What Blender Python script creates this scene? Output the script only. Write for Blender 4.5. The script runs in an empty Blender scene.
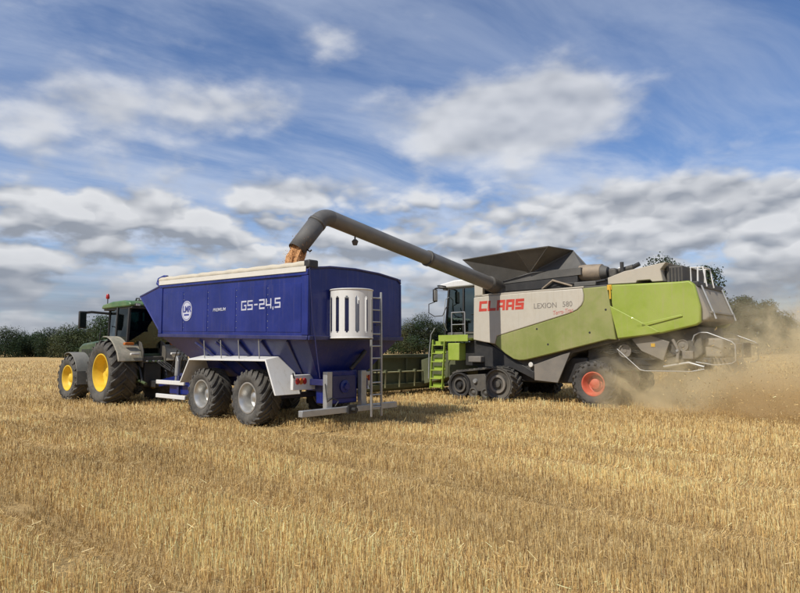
import bpy, bmesh, math, random
import numpy as np
from mathutils import Vector, Matrix, Euler
random.seed(7)
rng = np.random.default_rng(11)
SC = bpy.context.scene
COL = SC.collection
R = math.radians

# ------------------------------------------------------------------ camera
HEAD = R(138)                       # all three machines drive this way
HX, HY = math.cos(HEAD), math.sin(HEAD)
LX, LY = -math.sin(HEAD), math.cos(HEAD)
def uv(u, v, z=0.0):                # u along the driving direction, v to its left
    return Vector((u * HX + v * LX, u * HY + v * LY, z))
cam_d = bpy.data.cameras.new('camera')
cam = bpy.data.objects.new('camera', cam_d)
COL.objects.link(cam)
cam_d.sensor_width = 36.0
cam_d.lens = 616.0 / 800.0 * 36.0
cam_d.clip_start = 0.05
cam_d.clip_end = 9000
PITCH = math.atan((348 - 296.5) / 616.0)
cam.matrix_world = (Matrix.Translation((0, 0, 1.87)) @ Matrix.Rotation(math.pi / 2 + PITCH, 4, 'X')
                    @ Matrix.Rotation(-0.006, 4, 'Z'))
SC.camera = cam

# ------------------------------------------------------------------ light
SUN_EL = R(47)
s_h = Vector((LX, LY)) + Vector((HX, HY)) * 0.03
s_h.normalize()
SUN_DIR = Vector((s_h.x * math.cos(SUN_EL), s_h.y * math.cos(SUN_EL), math.sin(SUN_EL)))
sun_d = bpy.data.lights.new('sun', 'SUN')
sun_d.energy = 4.2
sun_d.angle = R(0.6)
sun_d.color = (1.0, 0.945, 0.85)
sun = bpy.data.objects.new('sun', sun_d)
sun.rotation_euler = (-SUN_DIR).to_track_quat('-Z', 'Y').to_euler()
sun.location = (-20, -20, 30)
COL.objects.link(sun)

SC.view_settings.view_transform = 'Standard'
SC.view_settings.look = 'None'
SC.view_settings.exposure = 0.10
SC.view_settings.gamma = 1.0
SC.view_settings.use_curve_mapping = False
SC.render.engine = 'CYCLES'
SC.cycles.use_denoising = True
SC.cycles.max_bounces = 6
SC.cycles.transparent_max_bounces = 12
SC.cycles.volume_bounces = 2
SC.cycles.volume_step_rate = 3.0
SC.cycles.volume_max_steps = 64

# ------------------------------------------------------------------ node helper
class NT:
    def __init__(self, tree):
        self.t = tree
    def n(self, typ, ins=None, **props):
        nd = self.t.nodes.new(typ)
        for k, v in props.items():
            setattr(nd, k, v)
        for k, v in (ins or {}).items():
            self.set(nd.inputs[k], v)
        return nd
    def set(self, sock, v):
        if isinstance(v, bpy.types.NodeSocket):
            self.t.links.new(v, sock)
        elif isinstance(v, bpy.types.Node):
            self.t.links.new(v.outputs[0], sock)
        else:
            sock.default_value = v
    def m(self, op, a, b=0.0, c=0.0, clamp=False):
        nd = self.t.nodes.new('ShaderNodeMath')
        nd.operation = op
        nd.use_clamp = clamp
        for i, v in enumerate((a, b, c)):
            self.set(nd.inputs[i], v)
        return nd.outputs[0]
    def vm(self, op, a, b=(0, 0, 0)):
        nd = self.t.nodes.new('ShaderNodeVectorMath')
        nd.operation = op
        self.set(nd.inputs[0], a)
        if op == 'SCALE':
            self.set(nd.inputs['Scale'], b)
        else:
            self.set(nd.inputs[1], b)
        return nd.outputs[0]
    def mix(self, f, a, b, blend='MIX'):
        nd = self.t.nodes.new('ShaderNodeMix')
        nd.data_type = 'RGBA'
        nd.blend_type = blend
        self.set(nd.inputs['Factor'], f)
        self.set(nd.inputs['A'], a)
        self.set(nd.inputs['B'], b)
        return nd.outputs['Result']
    def ss(self, x, lo, hi, a=0.0, b=1.0):
        nd = self.t.nodes.new('ShaderNodeMapRange')
        nd.interpolation_type = 'SMOOTHSTEP'
        for k, v in (('Value', x), ('From Min', lo), ('From Max', hi), ('To Min', a), ('To Max', b)):
            self.set(nd.inputs[k], v)
        return nd.outputs[0]
    def noise(self, vec, scale, detail=3, rough=0.5, dist=0.0, out=0):
        nd = self.n('ShaderNodeTexNoise', {'Vector': vec, 'Scale': scale, 'Detail': detail, 'Roughness': rough, 'Distortion': dist})
        return nd.outputs[out]
    def comb(self, x, y, z):
        return self.n('ShaderNodeCombineXYZ', {0: x, 1: y, 2: z}).outputs[0]

# ------------------------------------------------------------------ sky
W = bpy.data.worlds.new('World')
SC.world = W
W.use_nodes = True
W.node_tree.nodes.clear()
w = NT(W.node_tree)
SKY_STRENGTH = 0.1
sky = w.n('ShaderNodeTexSky', sky_type='NISHITA', sun_disc=False, sun_elevation=SUN_EL,
          sun_rotation=math.atan2(SUN_DIR.x, SUN_DIR.y), air_density=1.0, dust_density=0.6, ozone_density=2.0)
tc = w.n('ShaderNodeTexCoord').outputs['Generated']
sep = w.n('ShaderNodeSeparateXYZ', {0: tc})
dx, dy, dz = sep.outputs
zc = w.m('MAXIMUM', dz, 0.0)
az = w.m('ARCTAN2', dx, dy)
el = w.m('ARCSINE', dz)
def cloud_noise(z_shift, scale, detail, dist):
    den = w.m('ADD', w.m('MAXIMUM', w.m('ADD', dz, z_shift), 0.0), 0.10)
    p = w.comb(w.m('DIVIDE', dx, den), w.m('DIVIDE', dy, den), 3.7)
    return w.noise(p, scale, detail, 0.5, dist), p
n0, P0 = cloud_noise(0.0, 0.62, 4, 0.2)
# named cumulus puffs: (azimuth, elevation, half width, half height, strength) in degrees
puffs = [(11.0, 20.6, 10.0, 3.7, 0.56), (5.0, 19.6, 6.0, 3.0, 0.16), (16, 21.6, 5.0, 3.0, 0.18), (-17.5, 21.0, 11.0, 2.6, 0.27), (-31, 18.5, 8.0, 3.2, 0.25),
         (-9.5, 14.6, 10.0, 1.6, 0.22), (-6.0, 27.6, 5.0, 1.7, 0.20), (21.5, 12.6, 12.0, 1.9, 0.20),
         (-24, 12.0, 9.0, 1.6, 0.16), (30, 11.5, 8.0, 2.2, 0.2), (-70, 22, 18, 6, 0.3), (75, 20, 20, 6, 0.3),
         (120, 24, 20, 7, 0.3), (-120, 22, 22, 6, 0.3), (175, 26, 22, 7, 0.3)]
bias = None
for a0, e0, wa, we, st in puffs:
    qa = w.m('DIVIDE', w.m('SUBTRACT', az, R(a0)), R(wa))
    qe = w.m('DIVIDE', w.m('SUBTRACT', el, R(e0)), R(we))
    rr = w.m('ADD', w.m('MULTIPLY', qa, qa), w.m('MULTIPLY', qe, qe))
    g = w.m('MULTIPLY', w.m('EXPONENT', w.m('MULTIPLY', rr, -1.1)), st)
    bias = g if bias is None else w.m('ADD', bias, g)
cel = w.comb(w.m('MULTIPLY', az, 6.0), w.m('MULTIPLY', el, 11.5), 1.3)
warpn = w.noise(cel, 3.0, 2, 0.6, 0.0, out=1)
cel_w = w.vm('ADD', cel, w.vm('SCALE', w.vm('SUBTRACT', warpn, (0.5, 0.5, 0.5)), 0.6))
def billow(vec, sc):
    nd = w.n('ShaderNodeTexVoronoi', {'Vector': vec, 'Scale': sc}, feature='F1')
    return w.m('SUBTRACT', 0.95, nd.outputs['Distance'])
bil = billow(cel_w, 2.1)
bilB = billow(w.vm('ADD', cel_w, (0.0, 0.16, 0.0)), 2.1)
wob = w.noise(cel, 1.6, 6.0, 0.55)
wobA = w.noise(cel, 1.6, 2.2, 0.5)
wobB = w.noise(w.vm('ADD', cel, (0.0, 0.22, 0.0)), 1.6, 2.2, 0.5)
dens = w.m('ADD', w.m('ADD', w.m('ADD', w.m('MULTIPLY', n0, 0.30), w.m('MULTIPLY', wob, 0.50)), w.m('MULTIPLY', bil, w.ss(el, R(12), R(18), 0.20, 0.08))), w.m('ADD', bias, w.ss(el, R(12), R(18), 0.0, 0.055)))
slope = w.m('ADD', w.m('MULTIPLY', w.m('SUBTRACT', wobA, wobB), 0.75), w.m('MULTIPLY', w.m('SUBTRACT', bil, bilB), w.ss(el, R(12), R(18), 0.26, 0.08)))
th = w.ss(el, R(8.5), R(19), 0.43, 0.665)
over = w.m('SUBTRACT', dens, th)
cmask = w.ss(over, w.ss(el, R(11), R(18), -0.04, -0.13), w.ss(el, R(11), R(18), 0.07, 0.17))
relief = w.m('ADD', w.m('MULTIPLY', slope, w.ss(el, R(12), R(19), 4.6, 2.6)), w.ss(el, R(9), R(19), 0.47, 0.74), clamp=True)
thick = w.ss(over, 0.02, 0.24)
# thin cirrus streaks fanning over the upper sky
rotp = w.n('ShaderNodeVectorRotate', {'Vector': P0, 'Angle': R(-38)}, rotation_type='Z_AXIS').outputs[0]
cirp = w.vm('MULTIPLY', rotp, (0.62, 1.75, 1.0))
warp = w.noise(P0, 0.8, 1.5, 0.5, 0.0, out=1)
cirp = w.vm('ADD', cirp, w.vm('SCALE', warp, 1.05))
cir = w.noise(cirp, 1.25, 6, 0.6, 0.25)
cmask2 = w.m('MULTIPLY', w.ss(cir, 0.30, 0.68), 0.90)
veil = w.noise(P0, 0.35, 2, 0.5, 0.0)
cmask2 = w.m('MULTIPLY', cmask2, w.ss(veil, 0.30, 0.58, 0.36, 1.0))
WHITE = (7.3, 7.4, 7.6, 1)
GREY = (2.7, 2.98, 3.5, 1)
cc = w.mix(relief, GREY, WHITE)
cc = w.mix(w.m('MULTIPLY', thick, 0.22), cc, (4.2, 4.4, 4.9, 1))
skyc = w.mix(1.0, sky.outputs[0], (0.80, 0.93, 1.16, 1), 'MULTIPLY')
c1 = w.mix(cmask2, skyc, (5.6, 6.25, 7.5, 1))
c2 = w.mix(w.m('MULTIPLY', cmask, w.ss(el, R(12), R(19), 0.96, 0.84)), c1, cc)
# grey-blue stratus closing off the horizon
low = w.noise(w.comb(w.m('MULTIPLY', az, 2.2), w.m('MULTIPLY', el, 26.0), 0.4), 1.6, 3, 0.5)
hz = w.m('MULTIPLY', w.ss(el, R(9.0), R(2.0)), w.ss(low, 0.34, 0.62, 0.45, 0.95))
c3 = w.mix(hz, c2, (2.45, 2.8, 3.45, 1))
bg = w.n('ShaderNodeBackground', {'Color': c3, 'Strength': SKY_STRENGTH})
wo = w.n('ShaderNodeOutputWorld', {0: bg.outputs[0]})
W.cycles.sampling_method = 'MANUAL'
W.cycles.sample_map_resolution = 512

# ------------------------------------------------------------------ materials
MATS = {}
def mat(name, col, rough=0.5, metal=0.0, dust=0.0, dust_col=(0.34, 0.27, 0.17), scale=2.5, vary=0.12, bump=0.0, bscale=60.0, spec=0.5, coat=0.0, streak=0.0):
    """painted / rubber / metal surface with uneven settled dust and slight tone changes"""
    m = bpy.data.materials.new(name)
    m.use_nodes = True
    m.node_tree.nodes.clear()
    t = NT(m.node_tree)
    oc = t.n('ShaderNodeTexCoord').outputs['Object']
    n1 = t.noise(oc, scale, 6, 0.6, 0.3)
    n2 = t.noise(oc, scale * 7, 4, 0.6)
    c = t.mix(t.ss(n1, 0.3, 0.7), tuple(x * (1 - vary) for x in col) + (1,), tuple(min(1, x * (1 + vary)) for x in col) + (1,))
    f = t.m('MULTIPLY', t.ss(t.m('ADD', t.m('MULTIPLY', n1, 0.65), t.m('MULTIPLY', n2, 0.35)), 0.36, 0.66, 0.25, 1.0), dust)
    if streak:
        sv = t.vm('MULTIPLY', oc, (9.0, 9.0, 0.55))
        sn = t.noise(sv, 1.4, 5, 0.65)
        spots = t.noise(oc, 30.0, 3, 0.6)
        f = t.m('ADD', f, t.m('MULTIPLY', t.m('ADD', t.ss(sn, 0.50, 0.74), t.m('MULTIPLY', t.ss(spots, 0.62, 0.74), 0.6)), streak), clamp=True)
    c = t.mix(f, c, tuple(dust_col) + (1,))
    r = t.m('ADD', rough, t.m('MULTIPLY', f, 0.4), clamp=True)
    b = t.n('ShaderNodeBsdfPrincipled', {'Base Color': c, 'Roughness': r, 'Metallic': metal, 'Specular IOR Level': spec, 'Coat Weight': coat})
    if bump:
        nb = t.noise(oc, bscale, 4, 0.6)
        bp = t.n('ShaderNodeBump', {'Height': nb, 'Strength': bump, 'Distance': 0.01})
        t.set(b.inputs['Normal'], bp.outputs[0])
    t.n('ShaderNodeOutputMaterial', {0: b.outputs[0]})
    MATS[name] = m
    return m
def glass(name, tint, fac=0.25):
    m = bpy.data.materials.new(name)
    m.use_nodes = True
    m.node_tree.nodes.clear()
    t = NT(m.node_tree)
    tr = t.n('ShaderNodeBsdfTransparent', {0: tint + (1,)})
    gl = t.n('ShaderNodeBsdfGlossy', {'Color': (0.9, 1.0, 0.97, 1), 'Roughness': 0.03})
    fr = t.n('ShaderNodeFresnel', {'IOR': 1.5})
    mx = t.n('ShaderNodeMixShader', {0: t.m('ADD', fr.outputs[0], fac, clamp=True), 1: tr.outputs[0], 2: gl.outputs[0]})
    t.n('ShaderNodeOutputMaterial', {0: mx.outputs[0]})
    MATS[name] = m
    return m
M = MATS
mat('blue', (0.0028, 0.014, 0.15), 0.30, dust=0.03, scale=1.2, vary=0.16, coat=0.08, spec=0.35, bump=0.12, bscale=2.2, streak=0.07)
mat('blue_rail', (0.0025, 0.009, 0.09), 0.42, dust=0.08, scale=1.5, streak=0.06)
mat('white_paint', (0.66, 0.66, 0.64), 0.45, dust=0.16, scale=2.0, vary=0.04, streak=0.22)
mat('galv', (0.40, 0.41, 0.41), 0.45, 0.6, dust=0.12, scale=4, vary=0.12)
mat('silver', (0.52, 0.52, 0.50), 0.35, 0.75, dust=0.14, scale=5)
mat('tarp', (0.50, 0.455, 0.36), 0.7, dust=0.12, scale=3, vary=0.06, bump=0.25, bscale=9)
mat('tarp_white', (0.62, 0.60, 0.54), 0.65, dust=0.10, scale=3, vary=0.05)
mat('tyre', (0.026, 0.026, 0.027), 0.75, dust=0.30, dust_col=(0.22, 0.19, 0.15), scale=3.0, bump=0.2, bscale=80)
mat('tyre_dusty', (0.026, 0.026, 0.027), 0.8, dust=0.38, dust_col=(0.25, 0.225, 0.18), scale=3.0, bump=0.2, bscale=80)
mat('black', (0.018, 0.018, 0.019), 0.55, dust=0.10, dust_col=(0.16, 0.14, 0.11))
mat('dark_grey', (0.055, 0.053, 0.050), 0.6, dust=0.35, dust_col=(0.20, 0.17, 0.12), scale=1.6)
mat('tank_grey', (0.075, 0.072, 0.066), 0.6, dust=0.28, dust_col=(0.16, 0.148, 0.125), scale=1.2, vary=0.15)
mat('auger_grey', (0.15, 0.145, 0.135), 0.45, 0.15, dust=0.35, dust_col=(0.20, 0.185, 0.16), scale=1.4)
mat('spout_rubber', (0.085, 0.085, 0.085), 0.6, dust=0.35, dust_col=(0.17, 0.155, 0.13), scale=2.5)
mat('lime', (0.25, 0.335, 0.025), 0.42, dust=0.26, scale=1.1, vary=0.10, coat=0.1, streak=0.22)
mat('lime_dusty', (0.205, 0.245, 0.05), 0.5, dust=0.40, scale=1.0, vary=0.12, streak=0.22)
mat('lime_bright', (0.27, 0.38, 0.03), 0.45, dust=0.25, scale=2.0)
mat('panel_white', (0.50, 0.465, 0.39), 0.5, dust=0.5, dust_col=(0.38, 0.325, 0.24), scale=0.9, vary=0.06, streak=0.30)
mat('hood_beige', (0.40, 0.37, 0.31), 0.6, dust=0.45, dust_col=(0.40, 0.34, 0.25), scale=1.2)
mat('rear_grey', (0.22, 0.205, 0.18), 0.6, dust=0.5, dust_col=(0.30, 0.25, 0.18), scale=1.4)
mat('low_grey', (0.15, 0.14, 0.125), 0.6, dust=0.45, dust_col=(0.24, 0.20, 0.15), scale=1.5)
mat('red_rim', (0.55, 0.06, 0.028), 0.5, dust=0.34, scale=5)
mat('red_text', (0.50, 0.035, 0.02), 0.5, dust=0.12)
mat('pink_text', (0.50, 0.17, 0.15), 0.6, dust=0.3)
mat('grey_text', (0.16, 0.155, 0.15), 0.6, dust=0.4, scale=9)
mat('white_text', (0.46, 0.47, 0.56), 0.5)
mat('blue_text', (0.03, 0.04, 0.22), 0.5)
mat('yellow', (0.74, 0.49, 0.015), 0.42, dust=0.26, scale=4.5, dust_col=(0.42, 0.32, 0.16))
mat('yellow_hook', (0.62, 0.36, 0.02), 0.5, dust=0.1)
mat('deere_green', (0.014, 0.058, 0.018), 0.4, dust=0.22, scale=2.0)
mat('deere_roof', (0.03, 0.13, 0.035), 0.4, dust=0.30, scale=2.0)
mat('fender_dusty', (0.14, 0.15, 0.11), 0.6, dust=0.85, dust_col=(0.40, 0.345, 0.27), scale=1.6)
mat('fender_grey', (0.14, 0.14, 0.13), 0.65, dust=0.5, dust_col=(0.25, 0.23, 0.19), scale=2.0)
mat('header_olive', (0.06, 0.075, 0.03), 0.6, dust=0.45, dust_col=(0.15, 0.14, 0.085), scale=1.2)
mat('pipe_pale', (0.36, 0.36, 0.20), 0.5, dust=0.2)
mat('red_lamp', (0.35, 0.015, 0.012), 0.3)
mat('amber_lamp', (0.50, 0.14, 0.02), 0.3)
mat('reflector', (0.62, 0.60, 0.55), 0.25, dust=0.05)
mat('mirror_dark', (0.02, 0.03, 0.028), 0.15, 0.3)
mat('rust_pipe', (0.26, 0.21, 0.16), 0.6, 0.3, dust=0.3, scale=5)
mat('grain', (0.46, 0.235, 0.095), 0.85, vary=0.3, scale=25, bump=0.8, bscale=55)
mat('bark', (0.06, 0.045, 0.032), 0.9, vary=0.3, scale=4)
glass('cab_glass', (0.26, 0.40, 0.38), 0.09)
glass('tractor_glass', (0.26, 0.38, 0.36), 0.02)

# ------------------------------------------------------------------ mesh helpers
class MB:
    def __init__(s):
        s.v, s.f = [], []
    def add(s, vs, fs):
        b = len(s.v)
        s.v += [tuple(p) for p in vs]
        s.f += [tuple(b + i for i in f) for f in fs]
        return s
    def box(s, a, b, mtx=None):
        x0, y0, z0 = a
        x1, y1, z1 = b
        vs = [Vector((x, y, z)) for z in (z0, z1) for y in (y0, y1) for x in (x0, x1)]
        if mtx is not None:
            vs = [mtx @ p for p in vs]
        return s.add(vs, [(0, 2, 3, 1), (4, 5, 7, 6), (0, 1, 5, 4), (2, 6, 7, 3), (0, 4, 6, 2), (1, 3, 7, 5)])
    def beam(s, p, q, wd, ht, up=(0, 0, 1)):
        p, q = Vector(p), Vector(q)
        d = (q - p).normalized()
        side = d.cross(Vector(up)).normalized()
        u2 = side.cross(d).normalized()
        vs = []
        for e in (p, q):
            for a, b in ((-1, -1), (1, -1), (1, 1), (-1, 1)):
                vs.append(e + side * a * wd / 2 + u2 * b * ht / 2)
        return s.add(vs, [(0, 1, 2, 3), (7, 6, 5, 4), (0, 4, 5, 1), (1, 5, 6, 2), (2, 6, 7, 3), (3, 7, 4, 0)])
    def prism(s, poly, y0, y1):                       # xz polygon pushed along y
        a = sum(poly[i][0] * poly[(i + 1) % len(poly)][1] - poly[(i + 1) % len(poly)][0] * poly[i][1] for i in range(len(poly)))
        if a > 0:
            poly = poly[::-1]
        n = len(poly)
        vs = [(x, y0, z) for x, z in poly] + [(x, y1, z) for x, z in poly]
        fs = [tuple(range(n - 1, -1, -1)), tuple(range(n, 2 * n))]
        fs += [(i, (i + 1) % n, n + (i + 1) % n, n + i) for i in range(n)]
        return s.add(vs, fs)
    def tube(s, pts, r, n=10, cap=True):
        pts = [Vector(p) for p in pts]
        rs = r if isinstance(r, (list, tuple)) else [r] * len(pts)
        ref = None
        base = len(s.v)
        for i, p in enumerate(pts):
            if i == 0:
                d = pts[1] - p
            elif i == len(pts) - 1:
                d = p - pts[i - 1]
            else:
                d = (pts[i + 1] - p).normalized() + (p - pts[i - 1]).normalized()
            d.normalize()
            if ref is None:
                ref = Vector((0, 0, 1)) if abs(d.z) < 0.9 else Vector((1, 0, 0))
            a = (ref - d * ref.dot(d)).normalized()
            ref = a
            b = d.cross(a)
            k = 1.0
            if 0 < i < len(pts) - 1:
                cs = max(0.5, d.dot((p - pts[i - 1]).normalized()))
                k = 1 / cs if cs > 0.8 else 1.1
            for j in range(n):
                t = 2 * math.pi * j / n
                s.v.append(tuple(p + (a * math.cos(t) + b * math.sin(t)) * rs[i] * k))
        for i in range(len(pts) - 1):
            for j in range(n):
                s.f.append((base + i * n + j, base + i * n + (j + 1) % n, base + (i + 1) * n + (j + 1) % n, base + (i + 1) * n + j))
        if cap:
            s.f.append(tuple(base + j for j in range(n - 1, -1, -1)))
            e = base + (len(pts) - 1) * n
            s.f.append(tuple(e + j for j in range(n)))
        return s
    def lathe(s, prof, n=40, c=(0, 0, 0), closed=False):   # profile of (radius, y) round the y axis
        base = len(s.v)
        k = len(prof)
        for j in range(n):
            t = 2 * math.pi * j / n
            for r, y in prof:
                s.v.append((c[0] + r * math.cos(t), c[1] + y, c[2] + r * math.sin(t)))
        for j in range(n):
            for i in range(k if closed else k - 1):
                a = base + j * k + i
                a2 = base + j * k + (i + 1) % k
                b = base + ((j + 1) % n) * k + i
                b2 = base + ((j + 1) % n) * k + (i + 1) % k
                s.f.append((a, b, b2, a2))
        return s
    def build(s, name, m, parent=None, smooth=35, bevel=0.0, solid=0.0, loc=None):
        me = bpy.data.meshes.new(name)
        me.from_pydata(s.v, [], s.f)
        me.validate()
        me.update()
        bm = bmesh.new()
        bm.from_mesh(me)
        bmesh.ops.recalc_face_normals(bm, faces=bm.faces)
        bm.to_mesh(me)
        bm.free()
        return link_mesh(name, me, m, parent, smooth, bevel, solid, loc)
def link_mesh(name, me, m, parent=None, smooth=35, bevel=0.0, solid=0.0, loc=None):
    if m is not None and not me.materials:
        me.materials.append(M[m] if isinstance(m, str) else m)
    if smooth:
        me.polygons.foreach_set('use_smooth', [True] * len(me.polygons))
        me.set_sharp_from_angle(angle=R(smooth))
    o = bpy.data.objects.new(name, me)
    COL.objects.link(o)
    o.parent = parent
    if loc:
        o.location = loc
    if solid:
        md = o.modifiers.new('solid', 'SOLIDIFY')
        md.thickness = solid
        md.offset = 0
    if bevel:
        md = o.modifiers.new('bevel', 'BEVEL')
        md.width = bevel
        md.segments = 2
        md.limit_method = 'ANGLE'
        md.angle_limit = R(35)
        md.harden_normals = False
    return o
def empty(name, loc=(0, 0, 0), rot=(0, 0, 0), parent=None):
    o = bpy.data.objects.new(name, None)
    o.empty_display_size = 0.3
    o.location = loc
    o.rotation_euler = rot
    o.parent = parent
    COL.objects.link(o)
    return o
def tag(o, label, cat, group=None, kind=None):
    o['label'] = label
    o['category'] = cat
    if group:
        o['group'] = group
    if kind:
        o['kind'] = kind
    return o
def box(name, a, b, m, parent, bevel=0.01):
    return MB().box(a, b).build(name, m, parent, bevel=bevel)
def tube(name, pts, r, m, parent, n=10):
    return MB().tube(pts, r, n).build(name, m, parent, smooth=50)
def copy_to(o, parent, loc=None, rot=None):
    c = o.copy()
    COL.objects.link(c)
    c.parent = parent
    if loc is not None:
        c.location = loc
    if rot is not None:
        c.rotation_euler = rot
    return c
def text(name, body, size, pos, m, parent, xscale=1.0, bold=0.0, shear=0.0, rise=0.0, align='LEFT'):
    """flat lettering on a surface that faces the left side of a machine"""
    cu = bpy.data.curves.new(name, 'FONT')
    cu.body = body
    cu.size = size
    cu.extrude = 0.002
    cu.offset = bold
    cu.shear = shear
    cu.align_x = align
    cu.resolution_u = 3
    ob = bpy.data.objects.new(name + '_tmp', cu)
    COL.objects.link(ob)
    dg = bpy.context.evaluated_depsgraph_get()
    me = bpy.data.meshes.new_from_object(ob.evaluated_get(dg))
    bpy.data.objects.remove(ob)
    bpy.data.curves.remove(cu)
    me.transform(Matrix.Diagonal((xscale, 1, 1, 1)))
    me.transform(Matrix.Rotation(rise, 4, 'Z'))
    me.transform(Euler((math.pi / 2, 0, math.pi)).to_matrix().to_4x4())
    o = link_mesh(name, me, None, parent, smooth=0, loc=pos)
    me.materials.clear()
    me.materials.append(M[m])
    return o

def block_text(name, body, h, w, t, gap, pos, m, parent, shear=0.0):
    """square sign-writer capitals cut from flat bars, facing the left side of a machine"""
    a, b = 0.5 - t / 2, 0.5 + t / 2
    G = {'C': [(0, 0, t, 1), (t, 1 - t, w, 1), (t, 0, w, t)], 'L': [(0, 0, t, 1), (t, 0, w, t)],
         'A': [(0, 0, t, 1), (w - t, 0, w, 1), (t, 1 - t, w - t, 1), (t, 0.28, w - t, 0.28 + t * 0.8)],
         'S': [(0, 1 - t, w, 1), (0, b, t, 1 - t), (0, a, w, b), (w - t, t, w, a), (0, 0, w, t)],
         'G': [(0, 0, t, 1), (t, 1 - t, w, 1), (t, 0, w - t, t), (w - t, 0, w, 0.58), (w * 0.55, 0.58 - t, w - t, 0.58)],
         '2': [(0, 1 - t, w, 1), (w - t, b, w, 1 - t), (0, a, w, b), (0, t, t, a), (0, 0, w, t)],
         '4': [(0, 0.28 + t, t, 1), (0, 0.28, w - t, 0.28 + t), (w - t, 0, w, 1)],
         '-': [(0.08, a, w * 0.72, b)], ',': [(0, -0.14, t, t)]}
    G['5'] = G['S']
    mb = MB()
    x = 0.0
    for ch in body:
        for x0, z0, x1, z1 in G[ch]:
            e = 0.004
            p = [(x0 - e * (x0 > 0), z0), (x1, z0), (x1, z1), (x0, z1)]
            q = [((x + px + shear * pz) * h, pz * h) for px, pz in p]
            mb.prism([(-qx, qz) for qx, qz in q], 0.0, 0.003)
        x += {'-': w * 0.8, ',': t}.get(ch, w) + gap
    return mb.build(name, m, parent, smooth=0, loc=pos)

# ------------------------------------------------------------------ wheels
WHEELS = {}
def tyre_mesh(key, Ro, rim, wd, lugs, lugh, skew):
    if key in WHEELS:
        return WHEELS[key]
    h = wd / 2
    rb = Ro - lugh
    mb = MB()
    prof = [(rim - 0.02, h * 0.62), (rim + 0.015, h * 0.80), (rim + 0.06, h * 0.88), ((rim + rb) / 2, h * 1.0), (rb - 0.09, h * 0.98), (rb - 0.03, h * 0.90), (rb, h * 0.72), (rb + 0.006, h * 0.35), (rb + 0.008, 0)]
    prof = prof + [(r, -y) for r, y in prof[-2::-1]]
    mb.lathe(prof, 64)
    for side in (1, -1):
        for k in range(lugs):
            t0 = 2 * math.pi * (k + (0.5 if side < 0 else 0)) / lugs
            secs = []
            for s_ in (-0.06, 0.25, 0.55, 0.82, 1.0, 1.02):
                y = side * h * min(s_, 0.985)
                th = t0 + skew * s_
                if s_ <= 0.82:
                    ro = Ro - 0.015 * max(0, s_) ** 2
                    ri = rb - 0.02
                elif s_ == 1.0:
                    ro = Ro - 0.05
                    ri = rb - 0.06
                else:
                    ro = rb - 0.05
                    ri = rb - 0.13
                hw = (0.030 + 0.012 * s_) / Ro * 1.0
                secs.append([(r * math.cos(th + d), y, r * math.sin(th + d)) for r, d in ((ri, -hw * 1.25), (ro, -hw), (ro, hw), (ri, hw * 1.25))])
            b = len(mb.v)
            for sc_ in secs:
                mb.v += sc_
            for i in range(len(secs) - 1):
                for j in range(4):
                    mb.f.append((b + i * 4 + j, b + i * 4 + (j + 1) % 4, b + i * 4 + 4 + (j + 1) % 4, b + i * 4 + 4 + j))
            mb.f.append((b, b + 1, b + 2, b + 3))
            e = b + 4 * (len(secs) - 1)
            mb.f.append((e + 3, e + 2, e + 1, e))
    me = bpy.data.meshes.new(key)
    me.from_pydata(mb.v, [], mb.f)
    me.update()
    bm = bmesh.new()
    bm.from_mesh(me)
    bmesh.ops.recalc_face_normals(bm, faces=bm.faces)
    bm.to_mesh(me)
    bm.free()
    WHEELS[key] = me
    return me
def rim_mesh(key, rim, wd, dish, hub, bolts=8):
    if key in WHEELS:
        return WHEELS[key]
    h = wd / 2
    mb = MB()
    yd = h * dish                                    # depth position of the disc (outer face is +y)
    prof = [(rim - 0.03, -h * 0.8), (rim + 0.01, -h * 0.78), (rim - 0.01, -h * 0.7), (rim - 0.06, -h * 0.3), (rim - 0.05, h * 0.3), (rim - 0.02, h * 0.68), (rim + 0.022, h * 0.80), (rim + 0.022, h * 0.86), (rim - 0.012, h * 0.86), (rim - 0.035, h * 0.72), (rim - 0.075, h * 0.40),
            (rim - 0.095, yd + 0.05), (rim * 0.72, yd + 0.02), (rim * 0.55, yd - 0.02), (hub * 1.35, yd), (hub * 1.3, yd + 0.03), (hub, yd + 0.035), (hub * 0.96, yd + 0.12), (hub * 0.6, yd + 0.145), (0.004, yd + 0.15)]
    mb.lathe(prof, 48)
    for k in range(bolts):
        t = 2 * math.pi * k / bolts
        cx, cz = hub * 1.17 * math.cos(t), hub * 1.17 * math.sin(t)
        mb.tube([(cx, yd + 0.03, cz), (cx, yd + 0.055, cz)], 0.017, 6)
    me = bpy.data.meshes.new(key)
    me.from_pydata(mb.v, [], mb.f)
    me.update()
    bm = bmesh.new()
    bm.from_mesh(me)
    bmesh.ops.recalc_face_normals(bm, faces=bm.faces)
    bm.to_mesh(me)
    bm.free()
    WHEELS[key] = me
    return me
def wheel(parent, x, y, Ro, rim, wd, key, tm, rm, lugs=20, lugh=0.045, skew=0.30, dish=0.1, hub=0.14, spin=0.0, steer=0.0):
    left = y > 0
    e = empty('wheel', (x, y, Ro - 0.12), (0, spin, (0 if left else math.pi) + steer), parent)
    tme = tyre_mesh(key + '_tyre', Ro, rim, wd, lugs, lugh, skew)
    link_mesh('tyre', tme, tm, e, smooth=40)
    rme = rim_mesh(key + '_rim', rim, wd, dish, hub)
    link_mesh('rim', rme, rm, e, smooth=40)
    return e

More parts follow.
